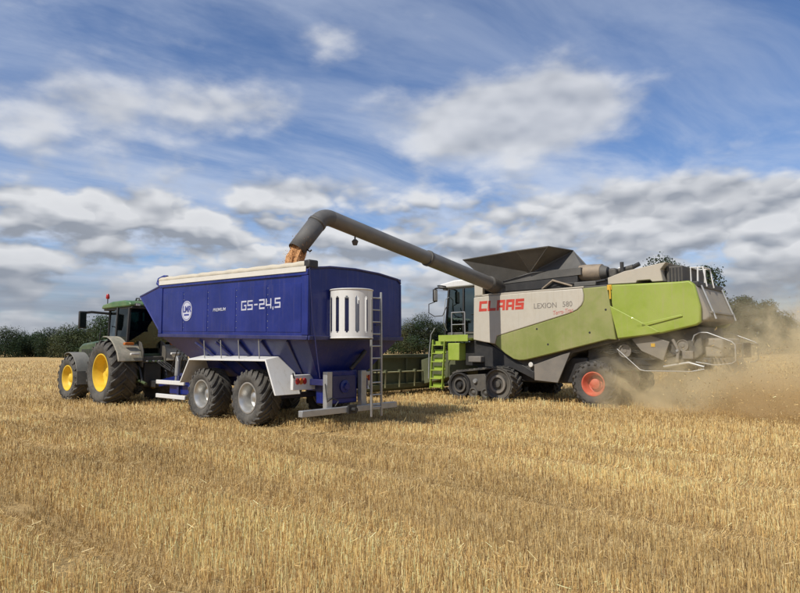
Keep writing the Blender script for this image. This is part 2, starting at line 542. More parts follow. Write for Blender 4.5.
# ------------------------------------------------------------------ ground
def ground():
    mb = MB()
    radii = [0, 3, 6, 10, 15, 22, 32, 46, 66, 95, 140, 220, 400, 900, 2500, 6000]
    n = 72
    vs = [(0, 0, 0)]
    for r in radii[1:]:
        for j in range(n):
            t = 2 * math.pi * j / n
            x, y = r * math.cos(t), r * math.sin(t)
            z = 0.0
            if r > 60:
                z = -0.0002 * (r - 60) if r < 400 else -0.068
            vs.append((x, y, z))
    fs = [(0, 1 + j, 1 + (j + 1) % n) for j in range(n)]
    for i in range(len(radii) - 2):
        a, b = 1 + i * n, 1 + (i + 1) * n
        fs += [(a + j, b + j, b + (j + 1) % n, a + (j + 1) % n) for j in range(n)]
    mb.add(vs, fs)
    m = bpy.data.materials.new('stubble_ground')
    m.use_nodes = True
    m.node_tree.nodes.clear()
    t = NT(m.node_tree)
    oc = t.n('ShaderNodeTexCoord').outputs['Object']
    rot = t.n('ShaderNodeVectorRotate', {'Vector': oc, 'Angle': -HEAD}, rotation_type='Z_AXIS').outputs[0]
    big = t.noise(oc, 0.07, 5, 0.6)
    rowp = t.vm('MULTIPLY', rot, (0.10, 1.4, 1.0))
    rows = t.noise(rowp, 0.8, 5, 0.6)
    fine = t.noise(oc, 26.0, 6, 0.72)
    straw = t.mix(t.ss(fine, 0.30, 0.68), (0.30, 0.20, 0.09, 1), (0.58, 0.41, 0.18, 1))
    c = t.mix(t.ss(rows, 0.30, 0.72, 0.0, 0.40), straw, (0.56, 0.40, 0.18, 1))
    c = t.mix(t.ss(big, 0.35, 0.7, 0.0, 0.45), c, (0.46, 0.30, 0.13, 1))
    b = t.n('ShaderNodeBsdfPrincipled', {'Base Color': c, 'Roughness': 0.95, 'Specular IOR Level': 0.1})
    bp = t.n('ShaderNodeBump', {'Height': fine, 'Strength': 0.8, 'Distance': 0.05})
    t.set(b.inputs['Normal'], bp.outputs[0])
    t.n('ShaderNodeOutputMaterial', {0: b.outputs[0]})
    o = mb.build('ground', m, None, smooth=30)
    o['kind'] = 'structure'
    o['label'] = 'golden harvested wheat field reaching to the trees'
    o['category'] = 'field'
ground()

# ------------------------------------------------------------------ stubble
def vnoise(x, y, seed, scale):
    """smooth value noise on numpy arrays, 0..1"""
    g = np.random.default_rng(seed).random((256, 256))
    fx, fy = x / scale + 1000.0, y / scale + 1000.0
    ix, iy = np.floor(fx).astype(int), np.floor(fy).astype(int)
    tx, ty = fx - ix, fy - iy
    tx, ty = tx * tx * (3 - 2 * tx), ty * ty * (3 - 2 * ty)
    a, b = g[ix % 256, iy % 256], g[(ix + 1) % 256, iy % 256]
    c, d = g[ix % 256, (iy + 1) % 256], g[(ix + 1) % 256, (iy + 1) % 256]
    return (a * (1 - tx) + b * tx) * (1 - ty) + (c * (1 - tx) + d * tx) * ty
# wheel tracks: (v of the centre, half width, u range, strength)
TRACKS = [(-9.05, 0.40, -30, 13.2, 1.0), (-11.3, 0.40, -30, 13.2, 1.0), (-2.35, 0.28, -40, 60, 0.5), (-4.4, 0.26, -40, 60, 0.6), (-6.7, 0.28, -40, 60, 0.7), (-12.8, 0.25, -40, 60, 0.5), (-0.4, 0.22, -40, 60, 0.4), (2.4, 0.25, -40, 60, 0.5),
          (-14.2, 0.30, -40, 70, 0.6), (-16.3, 0.30, -40, 70, 0.5), (-9.1, 0.3, 13.4, 70, 0.25), (-18.6, 0.4, -20, 11, 0.9), (-21.4, 0.4, -20, 11, 0.9)]
FOOT = [(13.05, -8.95), (15.05, -8.95), (13.05, -11.35), (15.05, -11.35), (21.6, -9.1), (21.6, -11.1), (24.55, -9.1), (24.55, -11.1),
        (8.45, -18.6), (8.45, -21.4), (11.9, -18.5), (12.8, -18.5), (13.6, -18.5), (11.9, -21.5), (12.8, -21.5), (13.6, -21.5)]
def track_amount(u, v):
    a = np.zeros_like(u)
    for v0, hw, u0, u1, st in TRACKS:
        wob = 0.12 * np.sin(u * 0.35 + v0)
        d = np.abs(v - v0 - wob)
        k = np.clip(1.25 - d / hw, 0, 1) * st * ((u > u0) & (u < u1))
        k *= np.clip(0.55 + 0.9 * (vnoise(u, v, 5, 0.9) - 0.3), 0.15, 1.2)
        a = np.maximum(a, k)
    return np.clip(a, 0, 1)
def strips(P, D, L, Wd, yaw, bend, colr, name, mname, label, cat, fold=True):
    """one mesh of many narrow folded blades: base P, direction D, length L, width Wd"""
    n = len(P)
    side = np.stack([np.cos(yaw), np.sin(yaw), np.zeros(n)], 1)
    side -= D * np.sum(side * D, 1, keepdims=True)
    side /= np.linalg.norm(side, axis=1, keepdims=True) + 1e-9
    nor = np.cross(D, side)
    mid = P + D * (L * 0.55)[:, None]
    tip = mid + (D + bend) / np.linalg.norm(D + bend, axis=1, keepdims=True) * (L * 0.45)[:, None]
    hw = (Wd / 2)[:, None]
    V = np.stack([P - side * hw, P + nor * hw * 0.9, P + side * hw,
                  tip - side * hw * 0.85, tip + nor * hw * 0.8, tip + side * hw * 0.85], 1) if fold else \
        np.stack([P - side * hw, P + side * hw, tip - side * hw * 0.8, tip + side * hw * 0.8], 1)
    k = V.shape[1]
    base = (np.arange(n) * k)[:, None]
    if fold:
        Fc = np.concatenate([base + np.array([[0, 1, 4, 3]]), base + np.array([[1, 2, 5, 4]])], 1).reshape(-1)
        nf = 2 * n
    else:
        Fc = (base + np.array([[0, 1, 3, 2]])).reshape(-1)
        nf = n
    me = bpy.data.meshes.new(name)
    me.vertices.add(n * k)
    me.vertices.foreach_set('co', V.reshape(-1).astype(np.float32))
    me.loops.add(len(Fc))
    me.loops.foreach_set('vertex_index', Fc.astype(np.int32))
    me.polygons.add(nf)
    me.polygons.foreach_set('loop_start', (np.arange(nf) * 4).astype(np.int32))
    at = me.attributes.new('tint', 'FLOAT_COLOR', 'POINT')
    cc = np.ones((n, k, 4), np.float32)
    cc[:, :, :3] = colr[:, None, :]
    at.data.foreach_set('color', cc.reshape(-1))
    me.update(calc_edges=True)
    me.validate()
    me.materials.append(M[mname])
    o = bpy.data.objects.new(name, me)
    COL.objects.link(o)
    tag(o, label, cat, kind='stuff')
    return o
def tint_mat(name, rough=0.7, trans=0.25, spec=0.3):
    m = bpy.data.materials.new(name)
    m.use_nodes = True
    m.node_tree.nodes.clear()
    t = NT(m.node_tree)
    a = t.n('ShaderNodeAttribute', attribute_name='tint')
    b = t.n('ShaderNodeBsdfPrincipled', {'Base Color': a.outputs['Color'], 'Roughness': rough, 'Specular IOR Level': spec})
    tl = t.n('ShaderNodeBsdfTranslucent', {'Color': a.outputs['Color']})
    mx = t.n('ShaderNodeMixShader', {0: trans, 1: b.outputs[0], 2: tl.outputs[0]})
    t.n('ShaderNodeOutputMaterial', {0: mx.outputs[0]})
    M[name] = m
tint_mat('straw', 0.6, 0.18, 0.35)
tint_mat('leaf', 0.6, 0.25, 0.25)

def straw_cols(n, u, v, r):
    base = np.array([0.63, 0.44, 0.18])
    pale = np.array([0.82, 0.645, 0.33])
    brown = np.array([0.27, 0.165, 0.075])
    k = rng.random(n)[:, None]
    c = base * (0.72 + 0.5 * rng.random((n, 1)))
    c = np.where(k > 0.72, pale * (0.8 + 0.35 * rng.random((n, 1))), c)
    c = np.where(k < 0.17, brown * (0.7 + 0.7 * rng.random((n, 1))), c)
    patch = vnoise(u, v, 21, 2.6)[:, None]
    band = vnoise(u * 0.10, v, 45, 0.42)[:, None]
    c = c * (0.86 + 0.28 * patch) * (0.74 + 0.50 * band)
    return np.clip(c, 0.02, 0.85)

def stubble():
    Pu, Pv = [], []
    half = R(46)
    rings = [(2.2, 6, 1700), (6, 9, 1500), (9, 13, 900), (13, 19, 400), (19, 28, 150), (28, 42, 62), (42, 60, 24), (60, 85, 9), (85, 125, 3)]
    xs, ys = [], []
    for r0, r1, den in rings:
        n = int(half * (r1 * r1 - r0 * r0) * den)
        r = np.sqrt(rng.random(n) * (r1 * r1 - r0 * r0) + r0 * r0)
        a = (rng.random(n) * 2 - 1) * half
        xs.append(r * np.sin(a))
        ys.append(r * np.cos(a))
    x, y = np.concatenate(xs), np.concatenate(ys)
    u, v = x * HX + y * HY, x * LX + y * LY
    # drilled rows along the driving direction, plants in little clusters
    row = np.round(v / 0.125) * 0.125
    v = row + rng.normal(0, 0.021, len(v))
    u = np.round(u / 0.05) * 0.05 + rng.normal(0, 0.013, len(u))
    x, y = u * HX + v * LX, u * HY + v * LY
    r = np.hypot(x, y)
    tk = track_amount(u, v)
    gap = vnoise(u, v * 2.0, 9, 0.34)
    keep = (rng.random(len(u)) > tk * 0.55) & (gap > 0.16)
    for fu, fv in FOOT:
        keep &= ~((np.abs(u - fu) < 0.45) & (np.abs(v - fv) < 0.34))
    u, v, x, y, r, tk, gap = (q[keep] for q in (u, v, x, y, r, tk, gap))
    n = len(u)
    hvar = 0.5 * vnoise(u, v, 33, 0.55) + 1.2 * vnoise(u * 0.10, v, 45, 0.42) - 0.35
    L = (0.085 + 0.06 * hvar + 0.045 * rng.random(n)) * (1 - 0.75 * tk)
    tilt = np.abs(rng.normal(0, 0.15, n)) + tk * (0.5 + 0.6 * rng.random(n))
    ta = rng.random(n) * 2 * np.pi
    drive = HEAD + math.pi
    ta = np.where(tk > 0.3, drive + rng.normal(0, 0.7, n), ta)
    D = np.stack([np.sin(tilt) * np.cos(ta), np.sin(tilt) * np.sin(ta), np.cos(tilt)], 1)
    Wd = np.maximum(0.0030 + 0.0020 * rng.random(n), r * 0.00058)
    bend = rng.normal(0, 0.10, (n, 3))
    P = np.stack([x, y, np.full(n, -0.005)], 1)
    near = r < 19
    for sel, nm, lab in ((near, 'wheat_stubble', 'short upright cut wheat stubble covering the near field'),
                         (~near, 'distant_stubble', 'cut wheat stubble fading out around and beyond the machines')):
        k = sel.sum()
        strips(P[sel], D[sel], L[sel], Wd[sel], rng.random(k) * np.pi * 2, bend[sel], straw_cols(k, u[sel], v[sel], r[sel]), nm, 'straw', lab, 'stubble', fold=(nm == 'wheat_stubble'))
    # chopped straw lying on top, thickest in the wheel tracks
    n = 170000
    rr = np.sqrt(rng.random(n) ** 1.5 * (30 ** 2 - 2.4 ** 2) + 2.4 ** 2)
    a = (rng.random(n) * 2 - 1) * half
    x, y = rr * np.sin(a), rr * np.cos(a)
    u, v = x * HX + y * HY, x * LX + y * LY
    tk = track_amount(u, v)
    keep = rng.random(n) < 0.30 + 0.70 * tk
    u, v, x, y, rr, tk = (q[keep] for q in (u, v, x, y, rr, tk))
    n = len(u)
    az_ = rng.random(n) * 2 * np.pi
    pit = rng.normal(0, 0.38, n)
    D = np.stack([np.cos(az_) * np.cos(pit), np.sin(az_) * np.cos(pit), np.sin(pit)], 1)
    z = np.where(tk > 0.3, 0.02 + 0.06 * rng.random(n), 0.04 + 0.13 * rng.random(n))
    L = 0.03 + 0.09 * rng.random(n) ** 1.8
    Wd = np.maximum(0.003 + 0.003 * rng.random(n), rr * 0.0005)
    col = straw_cols(n, u, v, rr) * 1.02
    strips(np.stack([x, y, z], 1), D, L, Wd, rng.random(n) * 6.28, rng.normal(0, 0.18, (n, 3)), np.clip(col, 0, 0.8), 'loose_straw', 'straw', 'loose pale straw lying on the stubble and in the wheel tracks', 'straw', fold=False)
stubble()

# ------------------------------------------------------------------ trees and hedge
def leaf_mesh(name, C, size, nrm, cols):
    n = len(C)
    t = np.cross(nrm, rng.normal(0, 1, (n, 3)))
    t /= np.linalg.norm(t, axis=1, keepdims=True) + 1e-9
    b = np.cross(nrm, t)
    s = size[:, None]
    V = np.stack([C - t * s - b * s * 0.6, C + t * s * 0.3 - b * s * 0.8, C + t * s + b * s * 0.5, C - t * s * 0.4 + b * s], 1)
    me = bpy.data.meshes.new(name)
    me.vertices.add(n * 4)
    me.vertices.foreach_set('co', V.reshape(-1).astype(np.float32))
    me.loops.add(n * 4)
    me.loops.foreach_set('vertex_index', np.arange(n * 4, dtype=np.int32))
    me.polygons.add(n)
    me.polygons.foreach_set('loop_start', (np.arange(n) * 4).astype(np.int32))
    at = me.attributes.new('tint', 'FLOAT_COLOR', 'POINT')
    cc = np.ones((n, 4, 4), np.float32)
    cc[:, :, :3] = cols[:, None, :]
    at.data.foreach_set('color', cc.reshape(-1))
    me.update(calc_edges=True)
    me.validate()
    me.materials.append(M['leaf'])
    return me
def tree(px, depth, height, width, label, tone=(0.035, 0.058, 0.022), lobes=16, leaves=9000, low=0.12, name='field_tree'):
    x = (px - 400) / 616.0 * depth
    g = -0.0002 * max(0, min(340, math.hypot(x, depth) - 60))
    root = empty(name, (x, depth, g))
    tag(root, label, 'tree', 'trees along the field edge')
    mb = MB()
    tr = 0.028 * height
    top = height * 0.72
    mb.tube([(0, 0, -0.1), (0.02 * height, 0, top * 0.4), (-0.01 * height, 0.01 * height, top)], [tr, tr * 0.7, tr * 0.2], 8)
    for k in range(7):
        a = random.random() * 6.28
        z0 = height * (0.2 + 0.06 * k)
        ln = width * (0.28 + 0.12 * random.random())
        mb.tube([(0, 0, z0), (math.cos(a) * ln * 0.5, math.sin(a) * ln * 0.5, z0 + ln * 0.45), (math.cos(a) * ln, math.sin(a) * ln, z0 + ln * 0.7)], [tr * 0.4, tr * 0.25, tr * 0.08], 6)
    mb.build('trunk', 'bark', root, smooth=60)
    C, S, Nn, K = [], [], [], []
    per = leaves // lobes
    for k in range(lobes):
        t = (k + 0.5) / lobes
        zc_ = height * (low + (0.92 - low) * t)
        prof = math.sin(math.pi * min(1, max(0.05, (t * 0.86 + 0.14)))) ** 0.6
        rad = width * 0.5 * prof * (0.25 + 0.6 * random.random())
        a = k * 2.4 + random.random()
        c0 = np.array([math.cos(a) * rad, math.sin(a) * rad, zc_])
        lr = width * (0.17 + 0.13 * random.random())
        d = rng.normal(0, 1, (per, 3))
        d /= np.linalg.norm(d, axis=1, keepdims=True)
        rad_j = lr * (0.55 + 0.5 * rng.random((per, 1)) ** 0.5 + 0.16 * rng.normal(0, 1, (per, 1)))
        p = c0 + d * rad_j * np.array([1.0, 1.0, 0.78])
        C.append(p)
        S.append((0.075 + 0.0032 * height) * (0.7 + 0.9 * rng.random(per)))
        nn = d + rng.normal(0, 0.5, (per, 3))
        Nn.append(nn / np.linalg.norm(nn, axis=1, keepdims=True))
        K.append(np.array(tone) * (0.75 + 0.5 * random.random()) * (0.7 + 0.6 * rng.random((per, 1))) * np.array([1 + 0.2 * random.uniform(-1, 1), 1, 1]))
    C = np.concatenate(C)
    C[:, 2] = np.maximum(C[:, 2], height * 0.02)
    me = leaf_mesh('crown', C, np.concatenate(S), np.concatenate(Nn), np.clip(np.concatenate(K), 0.006, 0.3))
    o = bpy.data.objects.new('crown', me)
    COL.objects.link(o)
    o.parent = root
def hedge(pts, h, wd, label, tone):
    C, S, Nn, K = [], [], [], []
    for (x0, y0), (x1, y1) in zip(pts[:-1], pts[1:]):
        ln = math.hypot(x1 - x0, y1 - y0)
        n = int(ln * 110)
        t = rng.random(n)
        hh = h * (0.62 + 0.55 * vnoise(x0 + (x1 - x0) * t, y0 + (y1 - y0) * t, 3, 7.0))
        z = hh * rng.random(n) ** 0.7
        C.append(np.stack([x0 + (x1 - x0) * t + rng.normal(0, wd * 0.35, n), y0 + (y1 - y0) * t + rng.normal(0, wd * 0.35, n), z], 1))
        S.append(0.12 + 0.2 * rng.random(n))
        nn = rng.normal(0, 1, (n, 3)) + np.array([0, -0.8, 0.4])
        Nn.append(nn / np.linalg.norm(nn, axis=1, keepdims=True))
        K.append(np.array(tone) * (0.6 + 0.8 * rng.random((n, 1))))
    me = leaf_mesh('hedgerow', np.concatenate(C), np.concatenate(S), np.concatenate(Nn), np.concatenate(K))
    o = bpy.data.objects.new('hedgerow', me)
    COL.objects.link(o)
    tag(o, label, 'hedge', kind='stuff')
DG, MG, OG = (0.030, 0.047, 0.020), (0.042, 0.064, 0.025), (0.060, 0.072, 0.030)
L_ = 'trees left of the tractor: '
tree(-28, 170, 7.6, 10, 'dark tree cut off by the left edge of the picture', DG)
tree(6, 165, 7.2, 11, 'dark rounded tree at the far left of the field edge', DG)
tree(24, 176, 6.0, 8, 'low dark bush second from the left on the field edge', MG)
tree(38, 170, 6.3, 8, 'small dark tree third from the left on the field edge', DG)
tree(52, 165, 7.0, 10, 'rounded dark green tree above the tractor front wheel', DG)
tree(70, 150, 6.9, 11, 'broad olive green tree left of the tractor mirror', OG)
tree(86, 150, 7.4, 9, 'green tree seen just under the tractor mirror', MG)
tree(104, 140, 9.4, 10, 'taller green tree seen between tractor mirror and cab', MG)
tree(128, 150, 8.6, 11, 'dark tree seen through the tractor cab', DG)
tree(398, 190, 8.0, 10, 'green tree beside the right edge of the blue trailer', MG)
tree(411, 185, 9.4, 10, 'green tree between the blue trailer and the combine cab', OG)
tree(424, 182, 11.2, 10, 'tallest dark tree between trailer and combine cab', DG)
tree(438, 188, 9.4, 9, 'dark tree right beside the combine mirror', DG)
tree(456, 180, 10.5, 10, 'tree seen through the combine cab glass', DG)
tree(628, 120, 15.5, 11, 'far tree whose top shows left of the beige engine hood', DG)
tree(664, 112, 18.4, 9.5, 'tall tree rising behind the beige engine hood', DG, lobes=20, leaves=11000)
tree(682, 116, 17.2, 8, 'tall tree behind the dark radiator housing', DG)
tree(708, 108, 16.6, 7, 'tall dark tree behind the rear white handrail', DG, lobes=20, leaves=11000)
tree(744, 130, 12.6, 8, 'dark round tree right of the combine rear', DG)
tree(733, 126, 10.6, 8, 'dark tree half hidden by the combine rear hood', DG)
tree(766, 138, 12.0, 8.5, 'dark tree second from the right behind the dust', DG)
tree(783, 142, 9.2, 7.5, 'last dark tree on the right behind the dust', DG)
tree(806, 150, 6.4, 10, 'low tree behind the dust at the right picture edge', MG)
hedge([(-190, 178), (-100, 178), (-60, 182), (0, 200), (40, 200)], 3.6, 2.4, 'long dark green hedgerow closing off the far field edge on the left', (0.034, 0.050, 0.022))
hedge([(14, 150), (50, 140), (90, 145), (150, 160)], 3.4, 2.4, 'dark hedgerow along the field edge behind the combine and dust', (0.036, 0.050, 0.024))

# ------------------------------------------------------------------ grain trailer
def make_trailer():
    t = empty('grain_trailer', uv(10.38, -10.15, 0.12), (0, 0, HEAD))
    tag(t, 'big blue tandem axle grain trailer with white mudguards under the unloading auger', 'trailer')
    HW = 1.5
    S = lambda x, z: z + 0.026 * x                     # the body stands a little nose-up
    X0, X1 = 0.12, 6.84
    NZ = [(X1, S(X1, 3.46)), (8.25, S(8.25, 3.16)), (6.86, S(6.86, 2.0))]
    # upper body walls, hollow
    w_ = MB()
    for sgn in (1, -1):
        y0, y1 = sgn * (HW - 0.06), sgn * HW
        w_.prism([(X0, S(X0, 1.98)), (X1, S(X1, 1.98)), (X1, S(X1, 3.44)), (X0, S(X0, 3.44))], min(y0, y1), max(y0, y1))
    w_.build('side_wall', 'blue', t, bevel=0.008)
    for sgn in (1, -1):
        y0, y1 = sorted((sgn * (HW - 0.08), sgn * (HW + 0.035)))
        MB().prism([(X0 - 0.02, S(0, 3.36)), (X1 + 0.02, S(X1, 3.36)), (X1 + 0.02, S(X1, 3.50)), (X0 - 0.02, S(0, 3.50))], y0, y1).build('top_rail', 'blue', t, bevel=0.015)
        y0, y1 = sorted((sgn * (HW - 0.08), sgn * (HW + 0.045)))
        MB().prism([(X0 - 0.02, S(0, 1.93)), (X1 + 0.02, S(X1, 1.93)), (X1 + 0.02, S(X1, 2.03)), (X0 - 0.02, S(0, 2.03))], y0, y1).build('bottom_rail', 'blue_rail', t, bevel=0.015)
        for xa, xb in ((X0 - 0.03, X0 + 0.20), (X1 - 0.16, X1 + 0.03)):
            y0, y1 = sorted((sgn * (HW - 0.07), sgn * (HW + 0.03)))
            MB().prism([(xa, S(xa, 2.035)), (xb, S(xb, 2.035)), (xb, S(xb, 3.355)), (xa, S(xa, 3.355))], y0, y1).build('corner_post', 'blue', t, bevel=0.012)
        # pressed sheet panels between the rails, bolted at their seams
        xs = [0.34, 1.62, 2.92, 4.24, 5.50, 6.66]
        for i in range(5):
            xa, xb = xs[i] + 0.012, xs[i + 1] - 0.012
            y0, y1 = sorted((sgn * (HW - 0.01), sgn * (HW + 0.010)))
            MB().prism([(xa, S(xa, 2.10)), (xb, S(xb, 2.10)), (xb, S(xb, 3.20)), (xa, S(xa, 3.20))], y0, y1).build('sheet_panel', 'blue', t, bevel=0.006)
        bl = MB()
        for xx in xs[1:-1]:
            for k in range(7):
                zz = S(xx, 2.2 + 0.155 * k)
                y0, y1 = sorted((sgn * (HW + 0.006), sgn * (HW + 0.018)))
                bl.box((xx - 0.06, y0, zz - 0.009), (xx - 0.042, y1, zz + 0.009))
        bl.build('bolt_row', 'galv', t, smooth=0)['kind'] = 'stuff'
    # rear wall, arched top edge
    rw = MB()
    pl = [(HW - 0.02, 1.98), (HW - 0.02, 3.50), (0.9, 3.58), (0.1, 3.60), (-0.7, 3.56), (-HW + 0.12, 3.47), (-HW + 0.02, 3.38), (-HW + 0.02, 1.98)]
    n = len(pl)
    rw.add([(X0 - 0.03, y, z) for y, z in pl] + [(X0 + 0.05, y, z) for y, z in pl], [tuple(range(n)), tuple(range(2 * n - 1, n - 1, -1))] + [(i, i + n, (i + 1) % n + n, (i + 1) % n) for i in range(n)])
    rw.build('rear_wall', 'blue', t, bevel=0.01)
    tube('rear_top_rim', [(X0 - 0.04, y, z + 0.01) for y, z in pl[1:7]], 0.028, 'blue_rail', t)
    MB().box((X0 - 0.09, -HW - 0.03, 1.93), (X0 - 0.028, HW + 0.03, 2.03)).build('rear_rail', 'blue_rail', t, bevel=0.012)
    # slanted nose
    ns = MB()
    ns.add([(NZ[1][0], y, NZ[1][1]) for y in (-1.42, 1.42)] + [(NZ[2][0], y, NZ[2][1]) for y in (1.42, -1.42)], [(0, 1, 2, 3)])
    for y in (-1.42, 1.42):
        ns.add([(p[0], y, p[1]) for p in NZ], [(0, 1, 2)])
    ns.build('nose_wall', 'blue', t, solid=0.03, smooth=0)
    tube('nose_rim', [(NZ[0][0], 1.42, NZ[0][1]), (NZ[1][0], 1.42, NZ[1][1]), (NZ[1][0], -1.42, NZ[1][1]), (NZ[0][0], -1.42, NZ[0][1])], 0.035, 'blue_rail', t)
    for y in (-1.42, 1.42):
        tube('nose_edge', [(NZ[1][0], y, NZ[1][1]), (NZ[2][0], y, NZ[2][1])], 0.028, 'blue', t)
    # hopper below the rails
    hp = MB()
    up = [(0.2, 1.94), (6.76, S(6.76, 1.94))]
    lo = [(0.75, 0.98), (5.3, 1.02)]
    vs = []
    for sy in (1, -1):
        vs += [(up[0][0], sy * 1.44, up[0][1]), (up[1][0], sy * 1.44, up[1][1]), (lo[1][0], sy * 0.62, lo[1][1]), (lo[0][0], sy * 0.62, lo[0][1])]
    hp.add(vs, [(0, 1, 2, 3), (7, 6, 5, 4), (3, 2, 6, 7), (0, 3, 7, 4), (1, 5, 6, 2)])
    hp.build('hopper', 'blue', t, smooth=0, solid=0.03)
    for sy in (1, -1):
        for i, xx in enumerate((0.9, 1.9, 2.9, 3.9, 4.9)):
            xb = 0.75 + (xx - 0.2) / 6.7 * 4.55
            MB().beam((xx, sy * 1.45, 1.93), (xb, sy * 0.66, 1.03), 0.07, 0.06, up=(1, 0, 0)).build('hopper_rib', 'blue_rail', t, bevel=0.008)
    # rolled tarpaulin along the near top edge
    tarp = MB()
    npt = 26
    tarp.tube([(X0 + 0.1 + (X1 - X0 + 0.05) * i / npt, HW - 0.09 + 0.012 * math.sin(i * 1.9), S(X0 + (X1 - X0) * i / npt, 3.605) + 0.010 * math.sin(i * 2.7)) for i in range(npt + 1)],
              [0.088 + 0.006 * math.sin(i * 1.3) for i in range(npt + 1)], 16)
    tarp.build('rolled_tarp', 'tarp', t, smooth=60)
    MB().prism([(X0 + 0.02, S(0, 3.44)), (X1, S(X1, 3.44)), (X1, S(X1, 3.56)), (X0 + 0.02, S(0, 3.56))], HW + 0.037, HW + 0.055).build('tarp_flap', 'tarp_white', t, bevel=0.004)
    for i in range(5):
        xx = X1 + 0.02 - i * 1.6
        tube('tarp_bow', [(xx, HW - 0.12, S(xx, 3.45)), (xx, 0.9, S(xx, 3.54)), (xx, 0, S(xx, 3.55)), (xx, -0.9, S(xx, 3.54)), (xx, -HW + 0.06, S(xx, 3.44))], 0.02, 'galv', t)
    tube('front_hoop', [(6.84, HW - 0.02, S(7, 3.40)), (7.04, HW - 0.02, S(7, 3.50)), (7.02, HW - 0.05, S(7, 3.64)), (6.84, HW - 0.1, S(7, 3.70)), (6.64, HW - 0.1, S(7, 3.68))], 0.045, 'blue', t)
    cap = box('tarp_crank', (X0 - 0.09, HW - 0.22, 3.52), (X0 + 0.10, HW + 0.05, 3.70), 'black', t, 0.03)
    tube('tarp_crank_rod', [(X0 - 0.07, HW + 0.02, 3.54), (X0 - 0.10, HW - 0.05, 2.4), (X0 - 0.12, HW - 0.25, 1.1)], 0.013, 'blue_rail', t, 8)
    # mudguards: bent sheet over both wheels
    for sy in (1, -1):
        a, b = sorted((sy * 0.80, sy * 1.52))
        fm = MB()
        th = 0.045
        prof = [(5.60, 0.84), (5.12, 1.50), (1.63, 1.50), (1.22, 0.68)]
        inn = [(5.60 - 0.055, 0.84), (5.095, 1.50 - th), (1.655, 1.50 - th), (1.22 + 0.055, 0.68)]
        fm.prism(prof + inn[::-1], a, b)
        fm.v = [(px_, py_, pz_ + (0.13 if abs(py_) < 1.0 and pz_ > 1.2 else 0.0)) for px_, py_, pz_ in fm.v]
        fd = fm.build('mudguard', 'white_paint', t, bevel=0.01, smooth=25)
        for xx in (1.95, 2.8, 3.6, 4.4):
            tube('mudguard_stay', [(xx, sy * 1.46, 1.50), (xx, sy * 1.49, 1.98)], 0.014, 'galv', t, 8)
        c, d = sorted((sy * 0.86, sy * 1.50))
        MB().prism([(1.22, 0.69), (1.60, 1.44), (1.60, 0.69)], sy * 0.83 - 0.015, sy * 0.83 + 0.015).build('mudguard_gusset', 'white_paint', t)
        # rear light board
        bb = MB()
        bb.box((0.90, min(sy * 0.22, sy * 1.28), 0.80), (1.0, max(sy * 0.22, sy * 1.28), 1.15))
        lb = bb.build('light_board', 'white_paint' if sy > 0 else 'galv', t, bevel=0.012)
        for k in range(3):
            ya = sy * (1.16 - 0.105 * k)
            c_ = MB().lathe([(0.001, 0.02), (0.045, 0.018), (0.05, 0.0), (0.05, -0.02)], 16)
            o = c_.build('tail_lamp', 'red_lamp' if k != 1 else 'amber_lamp', lb, loc=(0.885, ya, 1.0))
            o.rotation_euler = (0, 0, R(90))
            o.scale = (1, 1, 1.5)
        tube('lamp_bracket', [(0.90, sy * 1.24, 1.08), (0.8, sy * 1.34, 1.09), (0.78, sy * 1.38, 1.2)], 0.015, 'black', t, 8)
    # running gear
    for x in (2.48, 4.60):
        box('axle', (x - 0.07, -0.9, 0.48), (x + 0.07, 0.9, 0.62), 'blue_rail', t)
        for y in (1.17, -1.17):
            wheel(t, x, y, 0.685, 0.36, 0.60, 'trailer', 'tyre_dusty', 'silver', lugs=20, lugh=0.042, skew=0.52, dish=-0.15, hub=0.13, spin=random.random())
    for sy in (1, -1):
        box('chassis_beam', (0.4, sy * 0.55 - 0.08, 0.76), (7.4, sy * 0.55 + 0.08, 1.02), 'blue_rail', t, 0.015)
        MB().beam((7.35, sy * 0.55, 0.85), (9.5, sy * 0.06, 0.62), 0.14, 0.22).build('drawbar', 'blue', t, bevel=0.015)
        for z, xx in ((0.80, 5.70), (0.40, 5.64)):
            box('side_guard', (xx, sy * 1.30 - 0.03, z - 0.06), (7.32, sy * 1.30 + 0.03, z + 0.06), 'white_paint', t, 0.015)
        box('side_guard_post', (6.1, sy * 1.20 - 0.04, 0.3), (6.2, sy * 1.265, 1.0), 'blue_rail', t)
    box('toolbox', (5.62, 0.66, 0.46), (6.75, 1.2, 0.74), 'blue', t, 0.03)
    MB().tube([(6.9, 0.95, 0.25), (6.72, 0.95, 1.35)], 0.055, 12).build('parking_jack', 'galv', t)
    MB().tube([(6.78, 0.95, 0.98), (6.72, 0.95, 1.55)], 0.075, 12).build('parking_jack_sleeve', 'galv', t)
    tube('ladder_hook', [(6.7, 0.95, 1.5), (6.5, 1.1, 1.52), (6.45, 1.1, 1.4)], 0.02, 'galv', t)
    MB().tube([(9.4, 0, 0.6), (9.75, 0, 0.58)], 0.09, 12).build('drawbar_eye', 'black', t)
    for k in range(4):
        y = 0.25 - 0.15 * k
        tube('hydraulic_hose', [(7.2, y, 1.25), (7.9, y + 0.1, 1.75 + 0.05 * k), (8.6, y * 0.8, 1.05 - 0.06 * k), (9.2, y * 0.7, 1.2), (9.65, y * 0.6, 1.35)], 0.018, 'black', t, 6)
    # rear frame, discharge gearbox and bumper
    box('bumper', (0.14, -1.40, 0.27), (0.28, 1.62, 0.41), 'galv', t, 0.01)
    for y in (0.72, -0.38):
        box('bumper_post', (0.282, y - 0.085, 0.30), (0.42, y + 0.085, 1.22), 'galv', t, 0.01)
        box('bumper_bracket', (0.422, y - 0.07, 0.9), (0.95, y + 0.07, 1.04), 'blue_rail', t, 0.01)
